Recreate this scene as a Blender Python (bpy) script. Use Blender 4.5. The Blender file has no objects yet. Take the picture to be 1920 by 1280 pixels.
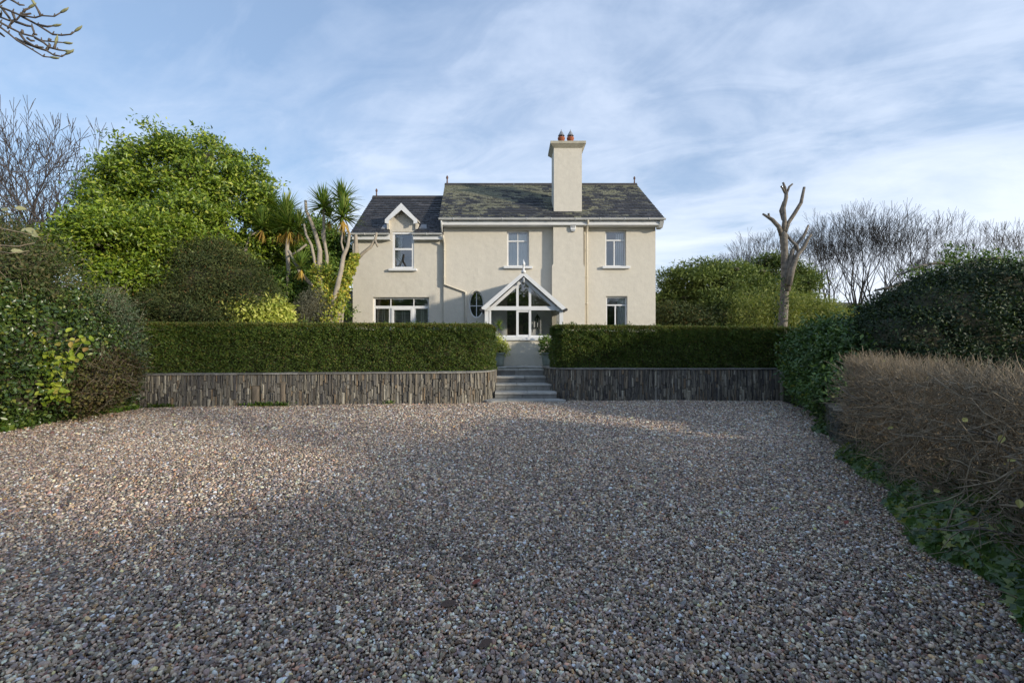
import bpy, bmesh, math, random
import numpy as np
from mathutils import Vector, Matrix, noise as mnoise
R = math.radians
random.seed(7)
rg = np.random.default_rng(11)
S = bpy.context.scene
COL = S.collection
F = 853.33            # focal length in photo pixels (16 mm on 36 mm, 1920 px)
E = 1.5               # eye height
def Xp(px, D): return (px - 960.0) / F * D
def Zp(py, D): return E - (py - 640.0) / F * D

# ------------------------------------------------------------------ camera
cd = bpy.data.cameras.new('camera'); cam = bpy.data.objects.new('camera', cd); COL.objects.link(cam)
cd.lens = 16; cd.sensor_width = 36; cd.clip_end = 3000; cd.clip_start = 0.05
cam.location = (0, 0, E); cam.rotation_euler = (R(90), 0, 0)
S.camera = cam
# ------------------------------------------------------------------ light
SUNV = Vector((1.6, -1.0, 0.43)).normalized()      # towards the sun
sd = bpy.data.lights.new('sun', 'SUN'); sun = bpy.data.objects.new('sun', sd); COL.objects.link(sun)
sd.energy = 2.45; sd.angle = R(2.6); sd.color = (1.0, 0.90, 0.74)
sun.rotation_euler = (-SUNV).to_track_quat('-Z', 'Y').to_euler(); sun.location = SUNV * 50
elev = math.asin(SUNV.z); rot = math.atan2(SUNV.x, SUNV.y)
W = bpy.data.worlds.new('World'); S.world = W; W.use_nodes = True
nt = W.node_tree; nt.nodes.clear()
def nn(t, typ, **k):
    n = t.nodes.new(typ)
    for a, b in k.items(): setattr(n, a, b)
    return n
def mth(t, op, a, b=None, c=None, clamp=False):
    n = nn(t, 'ShaderNodeMath', operation=op, use_clamp=clamp)
    for i, v in enumerate((a, b, c)):
        if v is None: continue
        if isinstance(v, (int, float)): n.inputs[i].default_value = v
        else: t.links.new(v, n.inputs[i])
    return n.outputs[0]
def ramp(t, fac, stops, interp='LINEAR'):
    n = nn(t, 'ShaderNodeValToRGB'); cr = n.color_ramp; cr.interpolation = interp
    while len(cr.elements) > 1: cr.elements.remove(cr.elements[-1])
    cr.elements[0].position = stops[0][0]; cr.elements[0].color = tuple(stops[0][1]) + (1,)
    for p, c in stops[1:]:
        e = cr.elements.new(p); e.color = tuple(c) + (1,)
    t.links.new(fac, n.inputs[0]); return n.outputs[0]
def mixc(t, fac, a, b, bt='MIX'):
    n = nn(t, 'ShaderNodeMix', data_type='RGBA', blend_type=bt)
    for i, v in ((0, fac), (6, a), (7, b)):
        if isinstance(v, (int, float)): n.inputs[i].default_value = v
        elif isinstance(v, tuple): n.inputs[i].default_value = v + (1,) if len(v) == 3 else v
        else: t.links.new(v, n.inputs[i])
    return n.outputs[2]
def tnoise(t, vec, scale, detail=4, rough=.55, dist=0.0):
    n = nn(t, 'ShaderNodeTexNoise'); n.inputs['Scale'].default_value = scale
    n.inputs['Detail'].default_value = detail; n.inputs['Roughness'].default_value = rough
    n.inputs['Distortion'].default_value = dist
    if vec is not None: t.links.new(vec, n.inputs['Vector'])
    return n.outputs[0]
sky = nn(nt, 'ShaderNodeTexSky', sky_type='NISHITA'); sky.sun_disc = False
sky.sun_elevation = elev; sky.sun_rotation = rot; sky.air_density = 1.0; sky.dust_density = 0.6; sky.ozone_density = 1.6
tc = nn(nt, 'ShaderNodeTexCoord'); sx = nn(nt, 'ShaderNodeSeparateXYZ'); nt.links.new(tc.outputs['Generated'], sx.inputs[0])
zz = mth(nt, 'ADD', mth(nt, 'MAXIMUM', sx.outputs[2], 0.0), 0.22)
u = mth(nt, 'DIVIDE', sx.outputs[0], zz); v = mth(nt, 'DIVIDE', sx.outputs[1], zz)
cx = nn(nt, 'ShaderNodeCombineXYZ'); nt.links.new(mth(nt, 'MULTIPLY', u, 0.62), cx.inputs[0]); nt.links.new(mth(nt, 'ADD', v, mth(nt, 'MULTIPLY', u, 0.25)), cx.inputs[1])
n1 = tnoise(nt, cx.outputs[0], 1.15, 7, .58, .5)
n2 = tnoise(nt, cx.outputs[0], 4.2, 6, .6, .9)
hz = mth(nt, 'SUBTRACT', 1.0, mth(nt, 'MULTIPLY', sx.outputs[2], 1.6), clamp=True)
rx = mth(nt, 'MULTIPLY', sx.outputs[0], 0.10)
den = mth(nt, 'ADD', mth(nt, 'ADD', mth(nt, 'MULTIPLY', n1, .75), mth(nt, 'MULTIPLY', n2, .25)), mth(nt, 'ADD', mth(nt, 'MULTIPLY', hz, .17), rx))
cf = ramp(nt, den, [(.45, (0.0,) * 3), (.53, (.22,) * 3), (.62, (.62,) * 3), (.74, (.95,) * 3)])
skyc = mixc(nt, .55, sky.outputs[0], (1.75, 2.45, 3.75))
ccol = mixc(nt, hz, (3.4, 3.95, 4.95), (4.45, 4.8, 5.35))
skc = mixc(nt, cf, skyc, ccol)
bg = nn(nt, 'ShaderNodeBackground'); bg.inputs[1].default_value = 0.138
wo = nn(nt, 'ShaderNodeOutputWorld'); nt.links.new(skc, bg.inputs[0]); nt.links.new(bg.outputs[0], wo.inputs[0])
S.view_settings.view_transform = 'Standard'; S.view_settings.look = 'None'; S.view_settings.gamma = 1
S.view_settings.use_curve_mapping = False; S.view_settings.exposure = 0.72
S.render.engine = 'CYCLES'
S.cycles.transparent_max_bounces = 16

# ------------------------------------------------------------------ materials
MAT = {}
def base_mat(name):
    m = bpy.data.materials.new(name); m.use_nodes = True; t = m.node_tree; t.nodes.clear()
    o = nn(t, 'ShaderNodeOutputMaterial'); p = nn(t, 'ShaderNodeBsdfPrincipled'); t.links.new(p.outputs[0], o.inputs[0])
    MAT[name] = m; return m, t, p, o
def bump(t, p, h, strength, dist):
    b = nn(t, 'ShaderNodeBump'); b.inputs['Strength'].default_value = strength; b.inputs['Distance'].default_value = dist
    t.links.new(h, b.inputs['Height']); t.links.new(b.outputs[0], p.inputs['Normal'])
def rndsock(t):
    a = nn(t, 'ShaderNodeAttribute', attribute_name='rnd'); o = nn(t, 'ShaderNodeObjectInfo')
    return mth(t, 'FRACT', mth(t, 'ADD', a.outputs['Fac'], o.outputs['Random']))
def plain(name, c1, c2, scale=6, rough=.7, bs=.3, bd=.004, bscale=60, detail=5, metal=0, spec=None):
    m, t, p, o = base_mat(name); tcn = nn(t, 'ShaderNodeTexCoord')
    n = tnoise(t, tcn.outputs['Object'], scale, detail, .6)
    t.links.new(ramp(t, n, [(.3, c1), (.7, c2)]), p.inputs['Base Color'])
    p.inputs['Roughness'].default_value = rough; p.inputs['Metallic'].default_value = metal
    if spec is not None: p.inputs['Specular IOR Level'].default_value = spec
    if bs: bump(t, p, tnoise(t, tcn.outputs['Object'], bscale, 4, .6), bs, bd)
    return m
def pieces(name, stops, rough=.75, nscale=18, namt=.5, bs=.6, bd=.01, bscale=40, vert=False, spec=.5):
    m, t, p, o = base_mat(name); tcn = nn(t, 'ShaderNodeTexCoord'); r = rndsock(t)
    c = ramp(t, r, stops, 'LINEAR')
    geo = nn(t, 'ShaderNodeNewGeometry')
    vec = geo.outputs['Position']
    if vert:
        mp = nn(t, 'ShaderNodeMapping'); mp.inputs['Scale'].default_value = (1.6, 1.6, .35); t.links.new(vec, mp.inputs[0]); vec = mp.outputs[0]
    n = tnoise(t, vec, nscale, 5, .65)
    f = ramp(t, n, [(.25, (1 - namt,) * 3), (.75, (1 + namt * .6,) * 3)])
    t.links.new(mixc(t, 1.0, c, f, 'MULTIPLY'), p.inputs['Base Color'])
    p.inputs['Roughness'].default_value = rough; p.inputs['Specular IOR Level'].default_value = spec
    if bs: bump(t, p, tnoise(t, vec, bscale, 5, .65), bs, bd)
    return m
def leafmat(name, stops, rough=.5, trans=.3, spec=.4, patch=None):
    m, t, p, o = base_mat(name); r = rndsock(t)
    geo = nn(t, 'ShaderNodeNewGeometry')
    c = ramp(t, r, stops)
    n = tnoise(t, geo.outputs['Position'], 1.1, 3, .6)
    c = mixc(t, 1.0, c, ramp(t, n, [(.3, (.72, .74, .7)), (.7, (1.25, 1.2, 1.15))]), 'MULTIPLY')
    if patch:
        n3 = tnoise(t, geo.outputs['Position'], patch[1], 3, .6)
        c = mixc(t, ramp(t, n3, [(patch[2], (0,) * 3), (patch[2] + .12, (.8,) * 3)]), c, patch[0])
    t.links.new(c, p.inputs['Base Color']); p.inputs['Roughness'].default_value = rough
    p.inputs['Specular IOR Level'].default_value = spec
    tr = nn(t, 'ShaderNodeBsdfTranslucent'); t.links.new(mixc(t, 1.0, c, (1.25, 1.3, .6), 'MULTIPLY'), tr.inputs[0])
    mx = nn(t, 'ShaderNodeMixShader'); mx.inputs[0].default_value = trans
    t.links.new(p.outputs[0], mx.inputs[1]); t.links.new(tr.outputs[0], mx.inputs[2]); t.links.new(mx.outputs[0], o.inputs[0])
    return m
# render (house walls): fine roughcast with faint weather stains
m, t, p, o = base_mat('render_cream'); g = nn(t, 'ShaderNodeNewGeometry')
mp = nn(t, 'ShaderNodeMapping'); mp.inputs['Scale'].default_value = (1, 1, .35); t.links.new(g.outputs['Position'], mp.inputs[0])
a = tnoise(t, mp.outputs[0], 1.3, 6, .6, .3); b_ = tnoise(t, g.outputs['Position'], 7, 5, .6)
c = ramp(t, a, [(.25, (.615, .57, .485)), (.5, (.64, .595, .505)), (.75, (.665, .617, .525))])
c = mixc(t, 1.0, c, ramp(t, b_, [(.3, (.95,) * 3), (.7, (1.03,) * 3)]), 'MULTIPLY')
sz = nn(t, 'ShaderNodeSeparateXYZ'); t.links.new(g.outputs['Position'], sz.inputs[0])
mps = nn(t, 'ShaderNodeMapping'); mps.inputs['Scale'].default_value = (5, 5, .3); t.links.new(g.outputs['Position'], mps.inputs[0])
stn = ramp(t, tnoise(t, mps.outputs[0], 1.6, 5, .7), [(.58, (0,) * 3), (.8, (.22,) * 3)])
c = mixc(t, stn, c, (.36, .34, .28))
t.links.new(c, p.inputs['Base Color']); p.inputs['Roughness'].default_value = .9; p.inputs['Specular IOR Level'].default_value = .25
bump(t, p, mth(t, 'ADD', tnoise(t, g.outputs['Position'], 55, 5, .7), mth(t, 'MULTIPLY', tnoise(t, g.outputs['Position'], 3.5, 3, .5), 2.0)), .55, .012)
plain('white_paint', (.66, .67, .68), (.78, .78, .77), 3, .45, .1, .002)
plain('white_dull', (.55, .56, .55), (.68, .68, .66), 5, .6, .2, .003)
plain('pipe_cream', (.56, .51, .41), (.66, .60, .48), 8, .5, .1, .002)
plain('pipe_grey', (.32, .34, .36), (.45, .46, .47), 8, .5, .1, .002)
plain('room_wall', (.52, .50, .46), (.60, .58, .53), 2, .9, 0)
plain('door_dark', (.022, .018, .015), (.045, .036, .028), 5, .35, .15, .003)
plain('black_metal', (.02, .02, .022), (.04, .04, .042), 12, .5, .2, .002)
plain('terracotta', (.30, .085, .04), (.42, .14, .07), 9, .8, .3, .004)
plain('finial_clay', (.10, .055, .045), (.17, .10, .08), 14, .85, .4, .005)
plain('lead', (.18, .19, .21), (.30, .31, .33), 8, .5, .2, .003)
plain('render_cap', (.36, .33, .25), (.50, .46, .36), 5, .9, .4, .006)
plain('curtain', (.60, .62, .60), (.72, .73, .70), 3, .9, 0)
plain('shutter', (.66, .69, .60), (.74, .76, .66), 3, .6, 0)
plain('bark_grey', (.10, .085, .07), (.27, .235, .19), 9, .9, 1.0, .03, 30)
plain('bark_pale', (.26, .22, .17), (.44, .38, .30), 6, .9, .8, .015, 26)
plain('bark_dark', (.035, .03, .025), (.085, .07, .055), 7, .9, .7, .015, 22)
plain('bark_left', (.05, .042, .038), (.11, .09, .08), 6, .9, .3, .01, 22)
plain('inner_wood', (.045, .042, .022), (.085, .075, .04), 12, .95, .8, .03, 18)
plain('soil', (.055, .04, .028), (.10, .075, .05), 4, .95, .8, .02, 20)
plain('pot_green', (.20, .23, .19), (.28, .31, .26), 9, .55, .3, .004)
plain('magnolia_twig', (.07, .055, .045), (.14, .115, .09), 25, .8, .4, .003, 90)
plain('bud_green', (.20, .20, .09), (.33, .33, .18), 30, .7, .2, .002)
plain('hill', (.05, .06, .03), (.13, .11, .06), .03, .95, 0)
plain('hill_far', (.07, .09, .07), (.12, .14, .10), .02, .95, 0)
m, t, p, o = base_mat('ground_soil'); g = nn(t, 'ShaderNodeNewGeometry')
t.links.new(ramp(t, tnoise(t, g.outputs['Position'], .6, 6, .6), [(.35, (.035, .055, .02)), (.65, (.10, .085, .045))]), p.inputs['Base Color']); p.inputs['Roughness'].default_value = .95
bump(t, p, tnoise(t, g.outputs['Position'], 9, 5, .7), .8, .05)
# gravel bed below the stones
m, t, p, o = base_mat('gravel_bed'); g = nn(t, 'ShaderNodeNewGeometry')
vv = nn(t, 'ShaderNodeTexVoronoi'); vv.inputs['Scale'].default_value = 34; t.links.new(g.outputs['Position'], vv.inputs['Vector'])
t.links.new(mixc(t, 1.0, ramp(t, vv.outputs['Color'], [(.0, (.10, .08, .065)), (.5, (.2, .165, .14)), (1, (.34, .31, .28))]), (.35, .32, .3), 'MULTIPLY'), p.inputs['Base Color'])
p.inputs['Roughness'].default_value = .8; bump(t, p, mth(t, 'SUBTRACT', 1.0, vv.outputs['Distance']), 1.0, .02)
# paving / slate materials
pieces('slate_stone', [(0, (0.065, 0.061, 0.061)), (.12, (0.189, 0.174, 0.147)), (.24, (0.106, 0.099, 0.090)), (.34, (0.295, 0.264, 0.211)), (.44, (0.130, 0.116, 0.098)), (.54, (0.389, 0.347, 0.265)), (.62, (0.083, 0.079, 0.080)), (.72, (0.236, 0.215, 0.171)), (.79, (0.283, 0.204, 0.127)), (.85, (0.142, 0.138, 0.127)), (.93, (0.543, 0.495, 0.392)), (1, (0.118, 0.110, 0.103))],
       .7, 14, .55, .9, .012, 45, vert=True)
pieces('ochre_stone', [(0, (.19, .155, .115)), (1, (.24, .19, .135))], .8, 9, .5, .9, .012, 35, vert=True)
pieces('coping_stone', [(0, (.15, .145, .13)), (.5, (.22, .21, .19)), (1, (.29, .28, .25))], .85, 9, .45, .8, .01, 30)
pieces('step_stone', [(0, (.34, .33, .30)), (.5, (.42, .41, .375)), (1, (.50, .485, .445))], .8, 7, .35, .6, .008, 25)
pieces('riser_stone', [(0, (.17, .17, .165)), (.5, (.24, .235, .22)), (1, (.30, .295, .27))], .85, 7, .35, .6, .008, 25)
pieces('rubble', [(0, (.06, .058, .045)), (.5, (.10, .095, .075)), (.8, (.07, .085, .04)), (1, (.15, .145, .12))], .9, 9, .5, .9, .02, 22)
def slatemat(name, lich):
    m, t, p, o = base_mat(name); r = rndsock(t); g = nn(t, 'ShaderNodeNewGeometry')
    c = ramp(t, r, [(0, (.030, .031, .035)), (.35, (.05, .05, .055)), (.7, (.036, .036, .04)), (1, (.085, .083, .088))])
    c = mixc(t, 1.0, c, ramp(t, tnoise(t, g.outputs['Position'], 16, 4, .6), [(.3, (.7,) * 3), (.7, (1.35,) * 3)]), 'MULTIPLY')
    sp = nn(t, 'ShaderNodeSeparateXYZ'); t.links.new(g.outputs['Position'], sp.inputs[0])
    big = tnoise(t, g.outputs['Position'], .75, 4, .6); fine = tnoise(t, g.outputs['Position'], 13, 5, .75, .5)
    # lichen likes the upper courses
    hb = mth(t, 'MULTIPLY', mth(t, 'SUBTRACT', sp.outputs[2], 6.9), .055)
    xb = mth(t, 'MULTIPLY', sp.outputs[0], -.012)
    d = mth(t, 'ADD', mth(t, 'ADD', mth(t, 'MULTIPLY', big, .45), mth(t, 'MULTIPLY', fine, .60)), mth(t, 'ADD', hb, mth(t, 'ADD', xb, mth(t, 'MULTIPLY', mth(t, 'SUBTRACT', r, .5), .16))))
    f = ramp(t, d, [(lich, (0,) * 3), (lich + .05, (.9,) * 3)])
    lc = ramp(t, tnoise(t, g.outputs['Position'], 22, 4, .6), [(.35, (.11, .11, .065)), (.52, (.22, .215, .135)), (.68, (.40, .39, .29))])
    t.links.new(mixc(t, f, c, lc), p.inputs['Base Color']); p.inputs['Roughness'].default_value = .62
    bump(t, p, tnoise(t, g.outputs['Position'], 30, 4, .6), .4, .008)
slatemat('slate_roof_lichen', .515); slatemat('slate_roof', .80)
plain('ridge_tile', (.035, .033, .035), (.075, .065, .055), 8, .8, .4, .006)
plain('twig_tan', (.13, .105, .068), (.42, .335, .225), 11, .85, 0)
plain('fallen_brown', (.05, .028, .02), (.12, .07, .045), 20, .7, .4, .003, 60)
plain('fallen_yellow', (.42, .38, .10), (.58, .52, .18), 20, .6, .2, .002, 60)
plain('fallen_tan', (.28, .16, .08), (.40, .25, .13), 20, .7, .3, .002, 60)
plain('fallen_red', (.22, .05, .03), (.30, .08, .05), 20, .7, .3, .002, 60)
# glass
m, t, p, o = base_mat('glass'); t.nodes.remove(p)
gl = nn(t, 'ShaderNodeBsdfGlossy'); gl.inputs['Roughness'].default_value = .01; gl.inputs[0].default_value = (.95, .97, 1, 1)
tp = nn(t, 'ShaderNodeBsdfTransparent'); tp.inputs[0].default_value = (.94, .95, .95, 1)
fr = nn(t, 'ShaderNodeFresnel'); fr.inputs[0].default_value = 1.5
mx = nn(t, 'ShaderNodeMixShader'); t.links.new(mth(t, 'ADD', mth(t, 'MULTIPLY', fr.outputs[0], 2.0), .10, clamp=True), mx.inputs[0])
t.links.new(tp.outputs[0], mx.inputs[1]); t.links.new(gl.outputs[0], mx.inputs[2]); t.links.new(mx.outputs[0], o.inputs[0])
# foliage
leafmat('leaf_yew', [(0, (0.039, 0.072, 0.013)), (.5, (0.078, 0.130, 0.021)), (.85, (0.130, 0.189, 0.029)), (.95, (0.195, 0.182, 0.039)), (1, (0.130, 0.078, 0.033))], .55, .2)
leafmat('leaf_bright', [(0, (.055, .10, .012)), (.4, (.15, .235, .02)), (.85, (.27, .36, .035)), (1, (.42, .44, .08))], .38, .22, .5)
leafmat('leaf_ivy', [(0, (0.031, 0.062, 0.016)), (.6, (0.068, 0.120, 0.026)), (.9, (0.130, 0.189, 0.039)), (1, (0.247, 0.260, 0.052))], .32, .15, .6)
leafmat('leaf_ground_ivy', [(0, (.035, .075, .018)), (.6, (.075, .14, .030)), (.88, (.13, .20, .04)), (1, (.26, .27, .05))], .30, .15, .6)
leafmat('leaf_yew_lit_tip', [(0, (.09, .105, .018)), (.6, (.16, .165, .03)), (.9, (.21, .18, .05)), (1, (.20, .13, .06))], .6, .2)  # browned clipped tips, with the sunlit paleness of the hedge top painted in
leafmat('leaf_bramble', [(0, (0.046, 0.072, 0.021)), (.5, (0.085, 0.117, 0.031)), (.8, (0.111, 0.104, 0.046)), (1, (0.195, 0.169, 0.065))], .6, .25)
leafmat('leaf_conifer', [(0, (0.035, 0.056, 0.018)), (.6, (0.069, 0.092, 0.027)), (.93, (0.106, 0.119, 0.037)), (1, (0.188, 0.100, 0.037))], .65, .15, .3)
leafmat('leaf_mid', [(0, (0.060, 0.122, 0.020)), (.6, (0.112, 0.194, 0.031)), (1, (0.209, 0.273, 0.044))], .45, .25)
leafmat('leaf_gold', [(0, (0.275, 0.344, 0.055)), (.5, (0.495, 0.550, 0.110)), (1, (0.715, 0.688, 0.206))], .5, .3)
leafmat('leaf_goldivy', [(0, (0.168, 0.238, 0.042)), (.5, (0.378, 0.434, 0.070)), (.8, (0.560, 0.532, 0.098)), (1, (0.644, 0.476, 0.084))], .5, .3)
leafmat('leaf_grey', [(0, (0.084, 0.091, 0.063)), (1, (0.196, 0.196, 0.140))], .7, .2)
leafmat('leaf_silver', [(0, (0.072, 0.114, 0.060)), (.7, (0.132, 0.180, 0.102)), (1, (0.240, 0.276, 0.180))], .6, .2)
leafmat('leaf_sword', [(0, (0.093, 0.173, 0.034)), (.6, (0.169, 0.258, 0.053)), (1, (0.320, 0.344, 0.083))], .4, .25, .5)
leafmat('leaf_dead', [(0, (0.459, 0.297, 0.070)), (.5, (0.621, 0.446, 0.100)), (1, (0.378, 0.216, 0.070))], .7, .25)
leafmat('leaf_pine', [(0, (0.068, 0.105, 0.027)), (.5, (0.135, 0.189, 0.046)), (1, (0.243, 0.284, 0.081))], .6, .2, .3)
leafmat('leaf_bamboo', [(0, (0.149, 0.196, 0.046)), (.6, (0.265, 0.310, 0.075)), (1, (0.437, 0.425, 0.138))], .5, .3)
leafmat('leaf_holly', [(0, (0.013, 0.029, 0.013)), (.6, (0.029, 0.052, 0.019)), (.93, (0.058, 0.091, 0.029)), (1, (0.117, 0.156, 0.039))], .55, .12, .3)
leafmat('leaf_laurel', [(0, (0.044, 0.094, 0.027)), (.6, (0.088, 0.163, 0.045)), (.95, (0.163, 0.250, 0.069)), (1, (0.312, 0.300, 0.062))], .42, .2, .45)
leafmat('leaf_big_yellow', [(0, (.20, .30, .03)), (.5, (.36, .44, .05)), (.85, (.40, .42, .08)), (1, (.42, .26, .10))], .45, .35)
leafmat('leaf_rust', [(0, (.05, .055, .02)), (.5, (.09, .055, .03)), (.8, (.14, .13, .03)), (1, (.06, .08, .02))], .65, .2)

# ------------------------------------------------------------------ helpers
ORG = {}
def tag(o, label=None, cat=None, group=None, kind=None):
    if label: o['label'] = label
    if cat: o['category'] = cat
    if group: o['group'] = group
    if kind: o['kind'] = kind
    return o
def thing(name, label, cat, loc=(0, 0, 0), group=None):
    o = bpy.data.objects.new(name, None); COL.objects.link(o); o.location = loc; o.empty_display_size = .2
    ORG[o.name] = Vector(loc); return tag(o, label, cat, group)
def link(name, me, mat, parent=None, loc=None):
    if mat and not me.materials: me.materials.append(MAT[mat])
    o = bpy.data.objects.new(name, me); COL.objects.link(o)
    if parent is not None:
        o.parent = parent; ORG[o.name] = ORG[parent.name]
        if loc is not None: o.location = Vector(loc) - ORG[parent.name]
    else:
        ORG[o.name] = Vector((0, 0, 0))
        if loc is not None: o.location = loc
    return o
class MB:
    def __init__(s): s.v = []; s.f = []; s.r = []
    def add(s, vs, fs, rnd=0.0):
        b = len(s.v); s.v += [tuple(x) for x in vs]; s.f += [tuple(i + b for i in f) for f in fs]; s.r += [rnd] * len(fs); return s
    def box(s, x0, x1, y0, y1, z0, z1, rnd=0.0):
        return s.add([(x0, y0, z0), (x1, y0, z0), (x1, y1, z0), (x0, y1, z0), (x0, y0, z1), (x1, y0, z1), (x1, y1, z1), (x0, y1, z1)],
                     [(0, 3, 2, 1), (4, 5, 6, 7), (0, 1, 5, 4), (1, 2, 6, 5), (2, 3, 7, 6), (3, 0, 4, 7)], rnd)
    def tube(s, pts, rad, n=6, cap=True, rnd=0.0):
        pts = [Vector(p) for p in pts]
        if isinstance(rad, (int, float)): rad = [rad] * len(pts)
        vs = []; prev = None
        for i, p in enumerate(pts):
            d = (pts[min(i + 1, len(pts) - 1)] - pts[max(i - 1, 0)])
            d = d.normalized() if d.length > 1e-9 else Vector((0, 0, 1))
            if prev is None:
                a = d.orthogonal().normalized()
            else:
                a = prev - d * prev.dot(d); a = a.normalized() if a.length > 1e-6 else d.orthogonal().normalized()
            prev = a; b = d.cross(a)
            for k in range(n):
                an = 2 * math.pi * k / n
                vs.append(p + (a * math.cos(an) + b * math.sin(an)) * rad[i])
        fs = []
        for i in range(len(pts) - 1):
            for k in range(n):
                fs.append((i * n + k, i * n + (k + 1) % n, (i + 1) * n + (k + 1) % n, (i + 1) * n + k))
        if cap: fs.append(tuple(range(n - 1, -1, -1))); fs.append(tuple((len(pts) - 1) * n + k for k in range(n)))
        return s.add(vs, fs, rnd)
    def lathe(s, c, prof, n=16, rnd=0.0):
        vs = []; fs = []
        for r, z in prof:
            for k in range(n):
                a = 2 * math.pi * k / n; vs.append((c[0] + r * math.cos(a), c[1] + r * math.sin(a), c[2] + z))
        for i in range(len(prof) - 1):
            for k in range(n): fs.append((i * n + k, i * n + (k + 1) % n, (i + 1) * n + (k + 1) % n, (i + 1) * n + k))
        fs.append(tuple(range(n - 1, -1, -1))); fs.append(tuple((len(prof) - 1) * n + k for k in range(n)))
        return s.add(vs, fs, rnd)
    def prism(s, poly, axis, a0, a1, rnd=0.0):
        # poly of 2D points; axis 'y': poly (x,z); 'x': poly (y,z); 'z': poly (x,y)
        def P(p, a): return {'y': (p[0], a, p[1]), 'x': (a, p[0], p[1]), 'z': (p[0], p[1], a)}[axis]
        n = len(poly); vs = [P(p, a0) for p in poly] + [P(p, a1) for p in poly]
        fs = [tuple(range(n - 1, -1, -1)), tuple(range(n, 2 * n))] + [(k, (k + 1) % n, n + (k + 1) % n, n + k) for k in range(n)]
        return s.add(vs, fs, rnd)
    def build(s, name, mat, parent=None, smooth=False, attr=False, fix=True, bevel=0):
        org = ORG[parent.name] if parent is not None else Vector((0, 0, 0))
        me = bpy.data.meshes.new(name); me.from_pydata([(a - org[0], b - org[1], c - org[2]) for a, b, c in s.v], [], s.f)
        if fix:
            bm = bmesh.new(); bm.from_mesh(me); bmesh.ops.recalc_face_normals(bm, faces=bm.faces)
            if bevel: bmesh.ops.bevel(bm, geom=bm.edges[:], offset=bevel, segments=1, affect='EDGES', clamp_overlap=True)
            bm.to_mesh(me); bm.free()
        if attr and not bevel:
            at = me.attributes.new('rnd', 'FLOAT', 'FACE'); at.data.foreach_set('value', np.array(s.r, dtype=np.float32))
        if smooth: me.polygons.foreach_set('use_smooth', [True] * len(me.polygons))
        return link(name, me, mat, parent)
def npmesh(name, V, Fc, rnd=None, mat=None, parent=None, smooth=False):
    org = ORG[parent.name] if parent is not None else Vector((0, 0, 0))
    V = V - np.array(org); k = Fc.shape[1]
    me = bpy.data.meshes.new(name); me.vertices.add(len(V)); me.vertices.foreach_set('co', V.astype(np.float32).ravel())
    me.loops.add(Fc.size); me.loops.foreach_set('vertex_index', Fc.astype(np.int32).ravel())
    me.polygons.add(len(Fc)); me.polygons.foreach_set('loop_start', np.arange(0, Fc.size, k, dtype=np.int32))
    me.polygons.foreach_set('loop_total', np.full(len(Fc), k, dtype=np.int32))
    if rnd is not None:
        at = me.attributes.new('rnd', 'FLOAT', 'FACE'); at.data.foreach_set('value', rnd.astype(np.float32))
    me.update(calc_edges=True)
    if smooth: me.polygons.foreach_set('use_smooth', [True] * len(me.polygons))
    return link(name, me, mat, parent)
def unit(a): return a / np.maximum(np.linalg.norm(a, axis=1, keepdims=True), 1e-9)
def leafgeo(P, N, L, Wd, wn=1.0, wr=.9, wu=.3, fwd=.5, bend=.18, lvar=.35, toward=None):
    n = len(P); up = np.array([0, 0, 1.])
    nd = unit(N * wn + rg.normal(size=(n, 3)) * wr + up * wu)
    q = rg.normal(size=(n, 3)) + N * fwd * 2 + (up * .3 if toward is None else toward)
    d = unit(q - nd * np.sum(q * nd, axis=1, keepdims=True)); s = np.cross(nd, d)
    l = (L * (1 + rg.uniform(-lvar, lvar, n)))[:, None]; w = l * (Wd / L) * rg.uniform(.8, 1.2, (n, 1))
    V = np.stack([P, P + d * l * .45 + s * w * .5 + nd * w * bend, P + d * l - nd * l * .08, P + d * l * .45 - s * w * .5 + nd * w * bend], 1).reshape(-1, 3)
    b = np.arange(n)[:, None] * 4
    T = np.concatenate([b + np.array([[0, 2, 1]]), b + np.array([[0, 3, 2]])], 1).reshape(-1, 3)
    return V, T, np.repeat(rg.random(n), 2)
def leaves(name, mat, parent, P, N, L, Wd, rnd=None, **k):
    V, T, r = leafgeo(P, N, L, Wd, **k)
    o = npmesh(name, V, T, r, mat, parent); o['kind'] = 'stuff'; return o
def lobes_pts(lobes, n, inner=.15, noise_a=.12, zmin=None, keep=.86, front=None):
    lb = np.array(lobes, float); c = lb[:, :3]; r = lb[:, 3:6]
    area = (r[:, 0] * r[:, 1] + r[:, 0] * r[:, 2] + r[:, 1] * r[:, 2]); w = area / area.sum()
    P = []; N = []
    tot = 0
    while tot < n:
        m_ = n * 2; k = rg.choice(len(lb), m_, p=w); dr = unit(rg.normal(size=(m_, 3)))
        rad = np.where(rg.random(m_) < inner, rg.uniform(.55, .95, m_), 1 + rg.normal(0, noise_a, m_) * .6 + noise_a * np.sin(dr[:, 0] * 7 + k) * np.sin(dr[:, 2] * 6 + k * 2))
        p = c[k] + dr * r[k] * rad[:, None]; nr = unit(dr / r[k])
        ok = np.ones(m_, bool)
        for j in range(len(lb)):
            q = (p - c[j]) / r[j]; ins = (np.sum(q * q, 1) < keep ** 2) & (k != j); ok &= ~ins
        if zmin is not None: ok &= p[:, 2] > zmin
        if front is not None: ok &= front(p)
        P.append(p[ok]); N.append(nr[ok]); tot += ok.sum()
    return np.concatenate(P)[:n], np.concatenate(N)[:n]
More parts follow.
